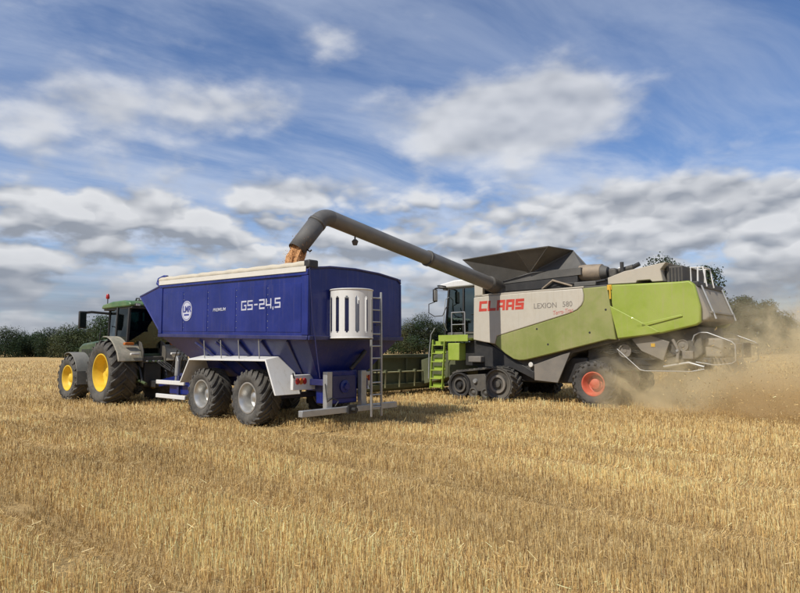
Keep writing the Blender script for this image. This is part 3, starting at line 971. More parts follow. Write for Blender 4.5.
    box('discharge_box', (0.42, -0.28, 0.46), (0.90, 0.62, 1.24), 'blue', t, 0.03)
    box('discharge_cover', (0.38, -0.20, 0.58), (0.418, 0.54, 1.12), 'blue_rail', t, 0.02)
    MB().lathe([(0.001, 0.05), (0.07, 0.05), (0.09, 0.0), (0.15, -0.02), (0.15, -0.06)], 20).build('gearbox_flange', 'blue', t, loc=(0.33, 0.17, 0.86)).rotation_euler = (0, 0, R(90))
    tube('discharge_shaft', [(0.40, -0.05, 1.26), (0.30, -0.25, 1.50), (0.32, -0.45, 1.68)], 0.05, 'black', t, 10)
    tube('brake_hose', [(0.22, 0.62, 0.42), (0.2, 0.52, 0.55), (0.26, 0.66, 0.62), (0.2, 0.86, 0.55), (0.3, 0.84, 0.95)], 0.013, 'black', t, 6)
    tube('tow_hitch', [(0.10, 0.17, 0.34), (-0.03, 0.17, 0.34)], 0.05, 'black', t, 10)
    box('hitch_plate', (0.10, 0.03, 0.24), (0.137, 0.31, 0.45), 'black', t)
    # slotted basket on the rear wall
    bk = MB()
    r0, z0, z1 = 0.485, 1.98, 3.06
    cxy = (-0.20, 0.50)
    slots, sub = 13, 10
    n = slots * sub
    def ring(rad, z):
        return [(cxy[0] + rad * math.cos(2 * math.pi * i / n), cxy[1] + rad * math.sin(2 * math.pi * i / n), z) for i in range(n)]
    levels = [z0, z0 + 0.115, z0 + 0.125, z0 + 0.145, z1 - 0.185, z1 - 0.165, z1 - 0.155, z1 - 0.03, z1]
    for rad, flip in ((r0, 0), (r0 - 0.012, 1)):
        b = len(bk.v)
        for z in levels:
            bk.v += ring(rad, z)
        for li in range(len(levels) - 1):
            for i in range(n):
                kk = i % sub
                if (li == 3 and kk in (3, 4, 5, 6)) or (li in (1, 2, 4, 5) and kk in (4, 5)):
                    continue
                q = (b + li * n + i, b + li * n + (i + 1) % n, b + (li + 1) * n + (i + 1) % n, b + (li + 1) * n + i)
                bk.f.append(q if not flip else q[::-1])
    me = bpy.data.meshes.new('slotted_basket')
    me.from_pydata(bk.v, [], bk.f)
    me.update()
    bo = link_mesh('slotted_basket', me, 'white_paint', t, smooth=40)
    MB().tube([Vector(p) for p in ring(r0 + 0.004, z1)] + [Vector(ring(r0 + 0.004, z1)[0])], 0.016, 8).build('basket_rim', 'white_paint', bo, smooth=60)
    MB().tube([Vector(p) for p in ring(r0 - 0.002, z0)] + [Vector(ring(r0 - 0.002, z0)[0])], 0.014, 8).build('basket_rim', 'white_paint', bo, smooth=60)
    MB().tube([(cxy[0], cxy[1], z0 - 0.035), (cxy[0], cxy[1], z0)], [r0 * 0.97, r0 * 0.99], 40).build('basket_floor', 'black', bo, smooth=40)
    box('basket_bracket', (0.0, 0.25, 2.9), (0.09, 0.75, 2.98), 'galv', bo)
    # ladder
    lx = -0.06
    ya, yb = -0.28, -0.62
    for y in (ya, yb):
        box('ladder_rail', (lx - 0.025, y - 0.02, 0.14), (lx + 0.025, y + 0.02, 3.10 if y == yb else 1.98), 'galv', t, 0.006)
    box('ladder_rail', (lx - 0.025, ya - 0.02, 1.984), (lx + 0.025, ya + 0.02, 3.03), 'galv', t, 0.006)
    for k in range(10):
        z = 0.36 + 0.288 * k
        MB().tube([(lx, ya - 0.022, z), (lx, yb + 0.022, z)], 0.018, 8).build('rung', 'galv', t)
    for z in (0.36, 2.3, 2.95):
        box('ladder_bracket', (lx + 0.028, yb - 0.015, z), (0.137, yb + 0.015, z + 0.03), 'galv', t, 0.003)
    # emblem and lettering
    em = MB().lathe([(0.001, 0.004), (0.275, 0.004), (0.275, -0.004)], 40).build('emblem', 'white_text', t, loc=(5.28, HW + 0.0165, 2.80))
    MB().lathe([(0.235, 0.002), (0.25, 0.002)], 40).build('emblem_ring', 'blue_text', em, loc=(0, 0.004, 0))
    text('emblem_lettering', 'LMR', 0.23, (0.20, 0.0065, -0.03), 'blue_text', em, 1.0, 0.008)
    box('emblem_bar', (-0.13, 0.0045, -0.13), (0.13, 0.0075, -0.085), 'blue_text', em, 0)
    text('lettering', 'PREMIUM', 0.115, (3.95, HW + 0.0165, 2.725), 'white_text', t, 1.25, 0.001, 0.15)
    block_text('lettering', 'GS-24,5', 0.235, 0.92, 0.16, 0.20, (2.66, HW + 0.012, 2.69), 'white_text', t)
    return t
make_trailer()

# ------------------------------------------------------------------ tractor
def make_tractor():
    t = empty('tractor', uv(21.5, -10.1, 0.12), (0, 0, HEAD))
    tag(t, 'dusty green tractor with yellow wheel rims pulling the blue trailer', 'tractor')
    for y in (1.02, -1.02):
        wheel(t, 0.10, y * 0.90, 1.10, 0.62, 0.90, 'tractor_rear', 'tyre_dusty', 'yellow', lugs=20, lugh=0.06, skew=0.42, dish=0.05, hub=0.17, spin=0.4)
        wheel(t, 3.08, y, 0.84, 0.45, 0.60, 'tractor_front', 'tyre_dusty', 'yellow', lugs=18, lugh=0.05, skew=0.46, dish=0.1, hub=0.16, spin=0.2, steer=R(2))
    box('transmission', (-0.6, -0.42, 0.62), (1.6, 0.42, 1.35), 'deere_green', t, 0.06)
    box('rear_axle', (-0.12, -0.75, 0.85), (0.32, 0.75, 1.2), 'deere_green', t, 0.04)
    box('front_axle', (2.95, -0.78, 0.62), (3.22, 0.78, 0.86), 'black', t, 0.03)
    box('front_frame', (1.6, -0.34, 0.72), (4.25, 0.34, 1.12), 'black', t, 0.04)
    hd = MB()
    prof = [(1.05, 1.15), (4.25, 1.15), (4.42, 1.35), (4.36, 1.85), (4.0, 2.0), (1.05, 2.2)]
    hd.prism(prof, -0.44, 0.44)
    h = hd.build('hood', 'deere_green', t, bevel=0.09)
    for y in (0.445, -0.445):
        for k in range(6):
            box('grille_slat', (3.1 + 0.16 * k, y - 0.006, 1.35), (3.2 + 0.16 * k, y + 0.006, 1.78), 'black', h, 0.004)
    box('front_weight', (4.44, -0.5, 0.7), (4.85, 0.5, 1.2), 'deere_green', t, 0.06)
    tube('exhaust_stack', [(1.35, -0.62, 1.5), (1.35, -0.62, 3.2), (1.28, -0.62, 3.35)], 0.075, 'black', t, 12)
    # cab
    box('cab_floor', (-0.72, -0.82, 1.36), (1.12, 0.82, 1.62), 'deere_green', t, 0.05)
    posts = {'a': [(1.18, 1.6), (0.98, 3.22)], 'b': [(0.05, 1.6), (0.02, 3.24)], 'c': [(-0.72, 1.62), (-0.80, 3.22)]}
    yb = {'a': (0.62, 0.66), 'b': (0.85, 0.80), 'c': (0.80, 0.76)}
    for k, ((xa, za), (xb, zb)) in posts.items():
        for s_ in (1, -1):
            MB().beam((xa, s_ * yb[k][0], za), (xb, s_ * yb[k][1], zb), 0.08, 0.08, up=(0, 1, 0)).build('cab_pillar', 'black', t, bevel=0.015)
    def pane(name, pts):
        MB().add(pts, [(0, 1, 2, 3)]).build(name, 'tractor_glass', t, smooth=0, solid=0.008)
    for s_ in (1, -1):
        pane('door_window', [(1.12, s_ * 0.64, 1.62), (0.09, s_ * 0.85, 1.62), (0.06, s_ * 0.80, 3.22), (0.95, s_ * 0.66, 3.2)])
        pane('quarter_window', [(0.0, s_ * 0.85, 1.75), (-0.67, s_ * 0.80, 1.85), (-0.75, s_ * 0.76, 3.2), (-0.02, s_ * 0.80, 3.2)])
    pane('windscreen', [(1.18, -0.58, 1.7), (1.18, 0.58, 1.7), (0.98, 0.62, 3.2), (0.98, -0.62, 3.2)])
    pane('rear_window', [(-0.73, -0.75, 1.8), (-0.73, 0.75, 1.8), (-0.80, 0.71, 3.2), (-0.80, -0.71, 3.2)])
    rf = MB()
    rp = [(-0.98, 3.20), (1.22, 3.20), (1.30, 3.26), (1.15, 3.36), (0.4, 3.43), (-0.5, 3.43), (-0.92, 3.37), (-1.04, 3.27)]
    rf.prism(rp, -0.86, 0.86)
    roof = rf.build('cab_roof', 'deere_roof', t, bevel=0.07)
    box('roof_band', (-1.02, -0.80, 3.14), (1.2, 0.80, 3.202), 'black', roof, 0.015)
    for y in (0.62, 0.30, -0.30, -0.62):
        lm = box('work_lamp', (-1.09, y - 0.09, 3.20), (-1.0, y + 0.09, 3.31), 'black', roof, 0.02)
        box('lamp_lens', (-1.105, y - 0.07, 3.22), (-1.092, y + 0.07, 3.29), 'reflector', lm, 0.004)
    box('aerial_dome', (-0.15, -0.2, 3.43), (0.25, 0.2, 3.50), 'deere_green', roof, 0.05)
    tube('roof_handle', [(-0.55, 0.3, 3.4), (-0.5, 0.32, 3.52), (-0.3, 0.32, 3.53), (-0.2, 0.3, 3.4)], 0.022, 'black', roof, 8)
    b = MB().tube([(0.95, 0.78, 3.35), (0.95, 0.78, 3.56)], 0.018, 8).build('beacon_post', 'black', t)
    MB().tube([(0.95, 0.78, 3.56), (0.95, 0.78, 3.60), (0.95, 0.78, 3.70), (0.95, 0.78, 3.74)], [0.05, 0.065, 0.055, 0.03], 14).build('beacon', 'red_lamp', b)
    tube('mirror_arm', [(1.0, 0.7, 3.04), (1.12, 1.25, 3.08), (1.15, 1.52, 3.04)], 0.045, 'black', t, 10)
    box('mirror', (1.08, 1.42, 2.50), (1.17, 1.68, 3.10), 'black', t, 0.03)
    box('mirror_glass', (1.066, 1.45, 2.54), (1.079, 1.65, 3.06), 'mirror_dark', t, 0.003)
    tube('mirror_arm', [(1.0, -0.7, 3.12), (1.12, -1.25, 3.14), (1.15, -1.52, 3.12)], 0.032, 'black', t, 10)
    box('mirror', (1.08, -1.66, 2.62), (1.17, -1.42, 3.14), 'black', t, 0.03)
    # cab interior
    sb = MB()
    sb.box((-0.35, -0.27, 1.95), (0.2, 0.27, 2.08))
    sb.box((-0.42, -0.27, 2.0), (-0.3, 0.27, 2.75))
    sb.box((-0.2, -0.2, 1.62), (0.1, 0.2, 1.95))
    sb.build('driver_seat', 'black', t, bevel=0.04)
    MB().tube([(0.62 + 0.2 * math.cos(k * math.pi / 8) * 0.5, 0.2 * math.sin(k * math.pi / 8), 2.36 + 0.1 * math.cos(k * math.pi / 8)) for k in range(17)], 0.018, 8).build('steering_wheel', 'black', t)
    box('console', (0.62, -0.2, 1.62), (0.95, 0.2, 2.25), 'black', t, 0.04)
    box('armrest', (-0.1, -0.5, 2.0), (0.3, -0.3, 2.25), 'black', t, 0.04)
    # rear fenders
    for s_ in (1, -1):
        fm = MB()
        outer, inner = [], []
        for k in range(15):
            a = R(84) + R(80) * k / 14
            rr = 1.185 + (0.03 if k > 10 else 0)
            outer.append((0.05 + rr * math.cos(a) * (1.0 if k < 3 else 1.02), 1.03 + rr * math.sin(a)))
            inner.append((0.05 + (rr - 0.04) * math.cos(a), 1.03 + (rr - 0.04) * math.sin(a)))
        y0, y1 = sorted((s_ * 0.42, s_ * 1.24))
        fm.prism(outer + inner[::-1], y0, y1)
        fd = fm.build('rear_fender', 'fender_dusty', t, bevel=0.02)
        # closed rear skirt of the fender
        MB().prism([(-1.09, 1.15), (-1.12, 1.7), (-0.95, 1.98), (-0.55, 2.12), (-0.55, 1.6), (-0.8, 1.2)], min(s_ * 0.38, s_ * 0.42), max(s_ * 0.38, s_ * 0.42)).build('fender_skirt', 'dark_grey', t, bevel=0.01)
        box('tail_lamp', (-0.98, min(s_ * 0.66, s_ * 0.98), 1.90), (-0.84, max(s_ * 0.66, s_ * 0.98), 1.99), 'amber_lamp', fd, 0.02)
        box('number_plate_lamp', (-1.20, min(s_ * 0.56, s_ * 0.86), 1.56), (-1.10, max(s_ * 0.56, s_ * 0.86), 1.64), 'reflector', fd, 0.02)
        ff = MB()
        outer, inner = [], []
        for k in range(13):
            a = R(66) + R(100) * k / 12
            outer.append((3.08 + 0.93 * math.cos(a), 0.74 + 0.93 * math.sin(a)))
            inner.append((3.08 + 0.90 * math.cos(a), 0.74 + 0.90 * math.sin(a)))
        y0, y1 = sorted((s_ * 0.74, s_ * 1.28))
        ff.prism(outer + inner[::-1], y0, y1)
        ff.build('front_fender', 'fender_grey', t, bevel=0.012)
        # front fender trailing flap
        MB().prism([(2.178, 0.96), (2.15, 0.50), (2.18, 0.50), (2.21, 0.96)], y0, y1).build('mud_flap', 'fender_grey', t)
        for k in range(3):
            box('cab_step', (1.15, min(s_ * 0.75, s_ * 1.15), 0.55 + 0.3 * k), (1.45, max(s_ * 0.75, s_ * 1.15), 0.59 + 0.3 * k), 'black', t, 0.008)
        MB().beam((1.43, s_ * 0.74, 0.5), (1.43, s_ * 0.74, 1.5), 0.04, 0.06).build('step_side', 'black', t)
        tube('grab_rail', [(1.16, s_ * 0.78, 1.7), (1.22, s_ * 0.92, 2.0), (1.15, s_ * 0.90, 2.5), (1.08, s_ * 0.74, 2.6)], 0.016, 'black', t, 8)
        tube('lift_arm', [(-0.5, s_ * 0.40, 0.75), (-1.1, s_ * 0.44, 0.68), (-1.45, s_ * 0.45, 0.62)], 0.05, 'deere_green', t, 8)
        tube('lift_rod', [(-0.6, s_ * 0.45, 1.45), (-1.0, s_ * 0.45, 1.1), (-1.15, s_ * 0.44, 0.70)], 0.035, 'black', t, 8)
    box('hitch_frame', (-1.0, -0.3, 0.5), (-0.6, 0.3, 1.3), 'black', t, 0.03)
    box('drawbar_jaw', (-1.42, -0.12, 0.48), (-1.0, 0.12, 0.70), 'black', t, 0.02)
    for k in range(6):
        y = -0.28 + 0.11 * k
        MB().tube([(-1.01, y, 1.34), (-1.16, y, 1.36)], 0.03, 8).build('hydraulic_coupler', 'galv' if k % 2 else 'deere_green', t)
    box('valve_block', (-1.0, -0.36, 1.3), (-0.72, 0.36, 1.52), 'dark_grey', t, 0.03)
    return t
make_tractor()

# ------------------------------------------------------------------ combine harvester
def make_combine():
    t = empty('combine_harvester', uv(8.35, -20.0, 0.12), (0, 0, HEAD))
    tag(t, 'lime green and white combine harvester on rubber tracks with raised grain tank and long auger', 'combine harvester')
    # inner hull
    hull = MB()
    hull.prism([(-2.7, 2.35), (-2.85, 3.45), (-0.3, 3.56), (4.55, 3.50), (4.62, 2.25), (3.5, 1.45), (2.9, 1.05), (2.35, 0.85), (1.5, 0.95), (0.95, 1.55), (-0.5, 1.9)], -1.30, 1.30)
    hull.build('hull', 'dark_grey', t, bevel=0.03)
    PY = 1.50
    white = [(4.68, 3.58), (3.63, 3.605), (2.09, 3.62), (0.46, 3.62), (0.42, 3.40), (0.43, 3.22), (0.50, 3.08), (0.66, 2.94), (0.95, 2.83), (3.72, 2.15), (3.80, 1.87), (4.25, 1.94), (4.73, 2.03)]
    green = [(0.45, 3.62), (-0.36, 3.64), (-0.60, 1.96), (-0.35, 1.975), (1.1, 1.645), (2.15, 1.41), (2.60, 1.315), (2.82, 1.30), (3.05, 1.34), (3.40, 1.54), (3.79, 1.86), (3.71, 2.14), (0.94, 2.82), (0.65, 2.93), (0.49, 3.07), (0.42, 3.22), (0.41, 3.40)]
    rear = [(-0.43, 3.66), (-1.56, 3.63), (-2.47, 3.61), (-2.80, 3.62), (-2.93, 3.50), (-3.07, 2.87), (-3.06, 2.42), (-2.95, 2.34), (-2.77, 2.30), (-1.99, 2.13), (-0.66, 1.97)]
    for s_ in (1, -1):
        y0, y1 = sorted((s_ * (PY - 0.14), s_ * PY))
        MB().prism(white, y0, y1).build('white_side_panel', 'panel_white', t, bevel=0.03)
        MB().prism(green, y0, y1).build('green_side_panel', 'lime_dusty', t, bevel=0.03)
        y0, y1 = sorted((s_ * (PY - 0.12), s_ * (PY + 0.05)))
        rp = MB().prism(rear, y0, y1).build('rear_side_panel', 'lime', t, bevel=0.045)
        # pressed wedge and swage lines on the rear panel
        ya, yb_ = sorted((s_ * (PY + 0.045), s_ * (PY + 0.085)))
        MB().prism([(-0.46, 3.02), (-1.95, 2.17), (-1.72, 2.11), (-0.68, 2.0)], ya, yb_).build('pressed_wedge', 'lime', rp, bevel=0.03)
        MB().prism([(-1.25, 2.40), (-2.55, 2.66), (-2.60, 2.60), (-1.25, 2.28)], ya, yb_).build('swage', 'lime', rp, bevel=0.03)
        MB().prism([(0.42, 3.635), (4.66, 3.60), (4.66, 3.66), (0.42, 3.69)], s_ * (PY - 0.06) - 0.04, s_ * (PY - 0.06) + 0.04).build('panel_top_strip', 'hood_beige', t, bevel=0.01)
        MB().prism([(2.32, 1.16), (0.98, 1.60), (1.46, 0.58), (2.32, 0.64)], s_ * 1.36 - 0.03, s_ * 1.36 + 0.03).build('lower_shield', 'low_grey', t, bevel=0.012)
        cw = MB()
        cw.prism([(5.25, 1.90), (4.82, 2.01), (4.3, 1.93), (3.85, 1.72), (2.97, 1.24), (2.36, 0.92), (2.36, 0.66), (3.2, 1.02), (5.25, 1.10)], s_ * 1.30 - 0.04, s_ * 1.30 + 0.04)
        cw.build('track_cowl', 'black', t, bevel=0.02)
        MB().prism([(-1.02, 1.98), (-1.55, 2.09), (-2.13, 1.88), (-1.93, 1.33), (-1.30, 1.62)], s_ * 1.33 - 0.04, s_ * 1.33 + 0.04).build('chopper_shield', 'low_grey', t, bevel=0.015)
        box('corner_post', (4.30, s_ * 1.40 - 0.08, 3.60), (4.66, s_ * 1.40 + 0.08, 4.06), 'panel_white', t, 0.02)
    MB().lathe([(0.001, 0.012), (0.07, 0.012), (0.085, 0.0), (0.085, -0.02)], 20).build('round_reflector', 'reflector', t, loc=(2.43, 1.425, 1.16))
    box('warning_plate', (-1.60, 1.372, 1.74), (-1.72, 1.384, 1.84), 'yellow_hook', t, 0.002)
    tube('yellow_latch', [(-0.48, 1.60, 3.62), (-0.50, 1.60, 3.45), (-0.50, 1.60, 3.22)], 0.028, 'yellow_hook', t, 8)
    box('yellow_latch_plate', (-0.54, 1.553, 3.50), (-0.40, 1.58, 3.66), 'yellow_hook', t, 0.005)
    for lx_, lz_ in ((2.12, 2.36), (1.72, 1.84), (0.25, 2.2), (-0.3, 2.9)):
        MB().lathe([(0.001, 0.006), (0.03, 0.006), (0.035, 0.0), (0.035, -0.01)], 14).build('panel_latch', 'black', t, loc=(lx_, PY + 0.002, lz_))
    # lettering
    block_text('lettering', 'CLAAS', 0.37, 0.92, 0.27, 0.10, (4.46, PY + 0.001, 3.05), 'red_text', t, 0.10)
    text('lettering', 'LEXION', 0.25, (2.22, PY + 0.003, 3.05), 'grey_text', t, 0.98, 0.002)
    text('lettering', '580', 0.25, (1.16, PY + 0.003, 3.06), 'grey_text', t, 0.95, 0.001)
    text('lettering', 'Terra-Trac', 0.20, (1.52, PY + 0.003, 2.80), 'pink_text', t, 0.82, 0.002, 0.3, rise=0.11)
    # rear hood
    rh = MB().prism([(-2.55, 3.58), (-2.84, 3.57), (-2.96, 3.42), (-3.26, 2.58), (-3.18, 2.46), (-2.55, 2.36)], -1.36, 1.37).build('rear_hood', 'rear_grey', t, bevel=0.06)
    box('rear_vent', (-2.97, -1.2, 3.44), (-2.62, 1.30, 3.61), 'black', rh, 0.03)
    MB().prism([(-3.10, 2.72), (-3.27, 2.74), (-3.29, 2.68), (-3.10, 2.66)], -1.2, 1.2).build('hood_trim', 'low_grey', rh, bevel=0.01)
    for s_ in (1, -1):
        tube('hood_strut', [(-2.98, s_ * 1.05, 3.50), (-3.33, s_ * 1.05, 2.52)], 0.03, 'galv', rh, 8)
    # engine hood and cooling box
    MB().prism([(-0.36, 3.69), (-0.36, 3.90), (-0.89, 4.06), (-2.15, 4.23), (-1.97, 4.02), (-2.04, 3.67), (-1.72, 3.67), (-1.66, 3.74), (-1.28, 3.74), (-1.24, 3.67)], -1.38, 1.42).build('engine_hood', 'hood_beige', t, bevel=0.02)
    cb = box('radiator_box', (-2.52, -1.2, 3.58), (-2.06, 1.18, 4.12), 'dark_grey', t, 0.03)
    for k in range(4):
        box('radiator_slat', (-2.48 + 0.095 * k, 1.182, 3.66), (-2.43 + 0.095 * k, 1.20, 4.06), 'black', cb, 0.003)
    for y in (0.55, -0.15):
        tube('handrail', [(-2.56, y, 3.6), (-2.56, y, 4.10), (-2.90, y, 4.08), (-2.99, y, 3.5)], 0.024, 'white_paint', t, 8)
        tube('handrail', [(-2.74, y, 3.6), (-2.76, y, 4.09)], 0.026, 'white_paint', t, 8)
    tube('handrail', [(-2.56, 0.55, 4.10), (-2.56, -0.15, 4.10)], 0.026, 'white_paint', t, 8)
    tube('handrail', [(-2.90, 0.55, 4.08), (-2.90, -0.15, 4.08)], 0.026, 'white_paint', t, 8)
    # engine clutter ahead of the hood
    box('engine_deck', (-0.34, -1.25, 3.57), (4.2, 1.30, 3.70), 'dark_grey', t, 0.02)
    MB().tube([(0.80, 0.85, 4.20), (0.05, 0.85, 4.16)], 0.27, 24).build('air_filter', 'rust_pipe', t, bevel=0.02)
    MB().tube([(0.05, 0.85, 4.16), (-0.14, 0.85, 4.15)], [0.24, 0.17], 20).build('air_filter_cap', 'tank_grey', t)
    tube('intake_pipe', [(2.45, 1.05, 4.02), (1.6, 1.05, 4.12), (0.8, 0.9, 4.16)], 0.09, 'rust_pipe', t, 12)
    tube('exhaust_pipe', [(-0.14, 0.75, 4.12), (-0.5, 0.7, 4.18), (-0.9, 0.7, 4.26)], 0.085, 'dark_grey', t, 12)
    tube('exhaust_tip', [(-0.9, 0.7, 4.26), (-1.1, 0.7, 4.34)], 0.07, 'black', t, 12)
    box('turbo_housing', (-0.45, 0.5, 3.95), (-0.2, 1.0, 4.25), 'dark_grey', t, 0.06)
    box('coolant_tank', (-0.55, 0.1, 4.1), (-0.25, 0.4, 4.34), 'white_paint', t, 0.05)
    MB().tube([(-0.62, 0.9, 4.1), (-0.62, 0.9, 4.42)], 0.06, 10).build('breather', 'black', t)
    tube('deck_bracket', [(2.0, 1.28, 3.72), (1.6, 1.28, 3.98), (0.9, 1.28, 3.74)], 0.035, 'rust_pipe', t, 8)
    tube('deck_hose', [(1.9, 1.15, 3.75), (1.3, 1.2, 3.86), (0.4, 1.18, 3.80), (-0.2, 1.2, 3.86)], 0.045, 'black', t, 8)
    box('tool_locker', (0.1, 0.9, 3.702), (0.85, 1.28, 3.86), 'tank_grey', t, 0.03)
    # grain tank with its raised flaps
    box('grain_tank', (0.75, -1.26, 3.72), (4.15, 1.20, 4.12), 'black', t, 0.03)
    TL = {'fl': (5.02, 1.66, 4.98), 'ml': (2.58, 1.92, 5.02), 'rl': (1.48, 1.74, 5.06), 'rr': (1.12, -1.0, 5.04), 'fr': (5.02, -1.66, 4.98), 'mr': (2.8, -1.6, 5.02), 'rr2': (2.05, -1.15, 5.0)}
    BL = {'fl': (4.05, 1.24, 4.02), 'cl': (2.42, 1.30, 4.32), 'b': (0.62, 1.05, 4.34), 'fr': (4.05, -1.24, 4.02), 'cr': (2.42, -1.30, 4.32), 'br': (0.9, -0.8, 4.34)}
    def flap(pts):
        MB().add(pts, [tuple(range(len(pts)))]).build('tank_flap', 'tank_grey', t, smooth=0, solid=0.03)
    flap([TL['fl'], TL['ml'], BL['cl'], BL['fl']])
    flap([TL['ml'], TL['rl'], BL['cl']])
    flap([TL['rl'], (1.20, 0.55, 5.03), (0.62, 0.55, 4.36), BL['b'], BL['cl']])
    flap([(1.20, 0.55, 5.03), TL['rr2'], BL['cr'], BL['br'], (0.62, 0.55, 4.36)])
    flap([TL['mr'], TL['rr2'], BL['cr']])
    flap([TL['fr'], TL['mr'], BL['cr'], BL['fr']])
    flap([TL['fl'], TL['fr'], BL['fr'], BL['fl']])
    MB().prism([(4.05, 4.02), (2.42, 4.31), (0.62, 4.34), (0.62, 4.1), (4.05, 4.0)], -1.22, 1.22).build('tank_collar', 'tank_grey', t)
    rimp = [TL['fl'], TL['ml'], TL['rl'], (1.20, 0.55, 5.03), TL['rr2'], TL['mr'], TL['fr'], TL['fl']]
    tube('tank_rim', [Vector(p) for p in rimp], 0.022, 'dark_grey', t, 6)
    for p, q in ((TL['ml'], BL['cl']), (TL['rl'], BL['cl'])):
        tube('flap_hinge', [Vector(p) + Vector((0, 0.02, 0)), Vector(q) + Vector((0, 0.02, 0))], 0.02, 'dark_grey', t, 6)
    tube('tank_probe', [(3.0, 1.0, 4.9), (3.0, 1.0, 5.12)], 0.03, 'black', t, 8)
    # unloading auger
    base, elbow, tip = Vector((3.78, 1.30, 3.92)), Vector((3.98, 9.35, 5.28)), Vector((4.12, 10.12, 4.28))
    ax = (elbow - base).normalized()
    MB().tube([(3.78, 1.15, 3.3), (3.78, 1.15, 3.75), base + ax * 0.1], [0.26, 0.26, 0.25], 24).build('auger_turret', 'tank_grey', t)
    au = MB()
    au.tube([base - ax * 0.15, base + ax * 0.5], 0.27, 28)
    ao = au.build('auger_joint', 'dark_grey', t, bevel=0.02)
    tb = MB().tube([base + ax * 0.45, base + ax * 3.9], 0.235, 32).build('auger_tube', 'auger_grey', t)
    MB().tube([base + ax * 3.8, elbow - ax * 0.28], 0.215, 32).build('auger_tube', 'auger_grey', t)
    for d in (0.5, 3.86):
        MB().tube([base + ax * (d - 0.05), base + ax * (d + 0.05)], 0.255, 32).build('auger_clamp', 'tank_grey', tb, bevel=0.01)
    # edges of the tube: seam strip and cable clips
    dn = (tip - elbow).normalized()
    pts = []
    for k in range(9):
        f = k / 8
        a0 = elbow - ax * 0.30
        b0 = elbow + dn * 0.30
        pts.append((1 - f) ** 2 * a0 + 2 * f * (1 - f) * elbow + f * f * b0)
    sp = MB().tube(pts, [0.215 + 0.02 * k / 8 for k in range(9)], 32, cap=False).build('auger_elbow', 'spout_rubber', t, smooth=60)
    MB().tube([pts[-1], tip], [0.235, 0.225], 32, cap=False).build('spout', 'spout_rubber', t, solid=0.02)
    MB().tube([pts[-1] - dn * 0.04, pts[-1] + dn * 0.04], [0.25, 0.25], 32, cap=False).build('spout_clamp', 'tank_grey', t, solid=0.01)
    tube('spout_hook', [tip + Vector((-0.15, -0.2, 0.02)), tip + Vector((-0.3, -0.2, -0.05)), tip + Vector((-0.36, -0.2, -0.02))], 0.02, 'black', t, 6)
    lp = base + ax * 7.0 + Vector((0, 0, -0.23))
    lm = MB().tube([lp, lp + Vector((0, 0, -0.09))], 0.022, 8).build('auger_lamp_stem', 'black', t)
    MB().tube([lp + Vector((0, 0, -0.08)), lp + Vector((0, 0.0, -0.13)), lp + Vector((0, 0, -0.24))], [0.05, 0.095, 0.06], 16).build('auger_lamp', 'dark_grey', lm)
    # cab
    CY = 0.95
    box('cab_base', (4.7, -CY, 2.0), (6.35, CY, 2.35), 'dark_grey', t, 0.04)
    cabp = {'f': [(6.42, 2.3), (6.22, 4.06)], 'm': [(5.55, 2.3), (5.52, 4.08)], 'r': [(4.78, 2.3), (4.80, 4.06)]}
    for k, ((xa, za), (xb, zb)) in cabp.items():
        for s_ in (1, -1):
            MB().beam((xa, s_ * CY, za), (xb, s_ * CY, zb), 0.07, 0.09, up=(0, 1, 0)).build('cab_pillar', 'black', t, bevel=0.012)
    def pane(name, pts):
        MB().add(pts, [(0, 1, 2, 3)]).build(name, 'cab_glass', t, smooth=0, solid=0.008)
    for s_ in (1, -1):
        pane('cab_door_window', [(6.38, s_ * CY, 2.36), (5.59, s_ * CY, 2.36), (5.56, s_ * CY, 4.04), (6.2, s_ * CY, 4.04)])
        pane('cab_side_window', [(5.51, s_ * CY, 2.36), (4.83, s_ * CY, 2.36), (4.84, s_ * CY, 4.04), (5.48, s_ * CY, 4.04)])
    pane('windscreen', [(6.44, -CY + 0.05, 2.2), (6.44, CY - 0.05, 2.2), (6.24, CY - 0.05, 4.05), (6.24, -CY + 0.05, 4.05)])
    box('cab_back_wall', (4.70, -CY, 2.3), (4.76, CY, 4.06), 'dark_grey', t)
    rf = MB().prism([(4.62, 4.06), (6.55, 4.06), (6.72, 4.12), (6.60, 4.24), (5.9, 4.35), (4.9, 4.35), (4.62, 4.25)], -1.05, 1.05).build('cab_roof', 'white_paint', t, bevel=0.06)
    box('roof_lining', (4.65, -0.98, 4.0), (6.52, 0.98, 4.062), 'dark_grey', rf, 0.01)
    for y in (0.8, 0.35, -0.35, -0.8):
        box('roof_lamp', (6.60, y - 0.1, 4.08), (6.78, y + 0.1, 4.2), 'black', rf, 0.02)
    tube('roof_lamp_arm', [(6.3, 1.0, 4.12), (6.38, 1.25, 4.14), (6.35, 1.5, 4.12)], 0.028, 'black', t, 8)
    st = MB()
    st.box((5.0, -0.28, 2.7), (5.5, 0.28, 2.84))
    st.box((4.95, -0.28, 2.8), (5.08, 0.28, 3.5))
    st.box((5.1, -0.2, 2.35), (5.4, 0.2, 2.7))
    st.build('driver_seat', 'black', t, bevel=0.04)
    MB().tube([(5.85, 0, 2.35), (5.78, 0, 2.95)], 0.05, 10).build('steering_column', 'black', t)
    MB().tube([(5.76 + 0.08 * math.cos(k * math.pi / 8), 0.2 * math.sin(k * math.pi / 8), 3.0 + 0.1 * math.cos(k * math.pi / 8)) for k in range(17)], 0.017, 8).build('steering_wheel', 'black', t)
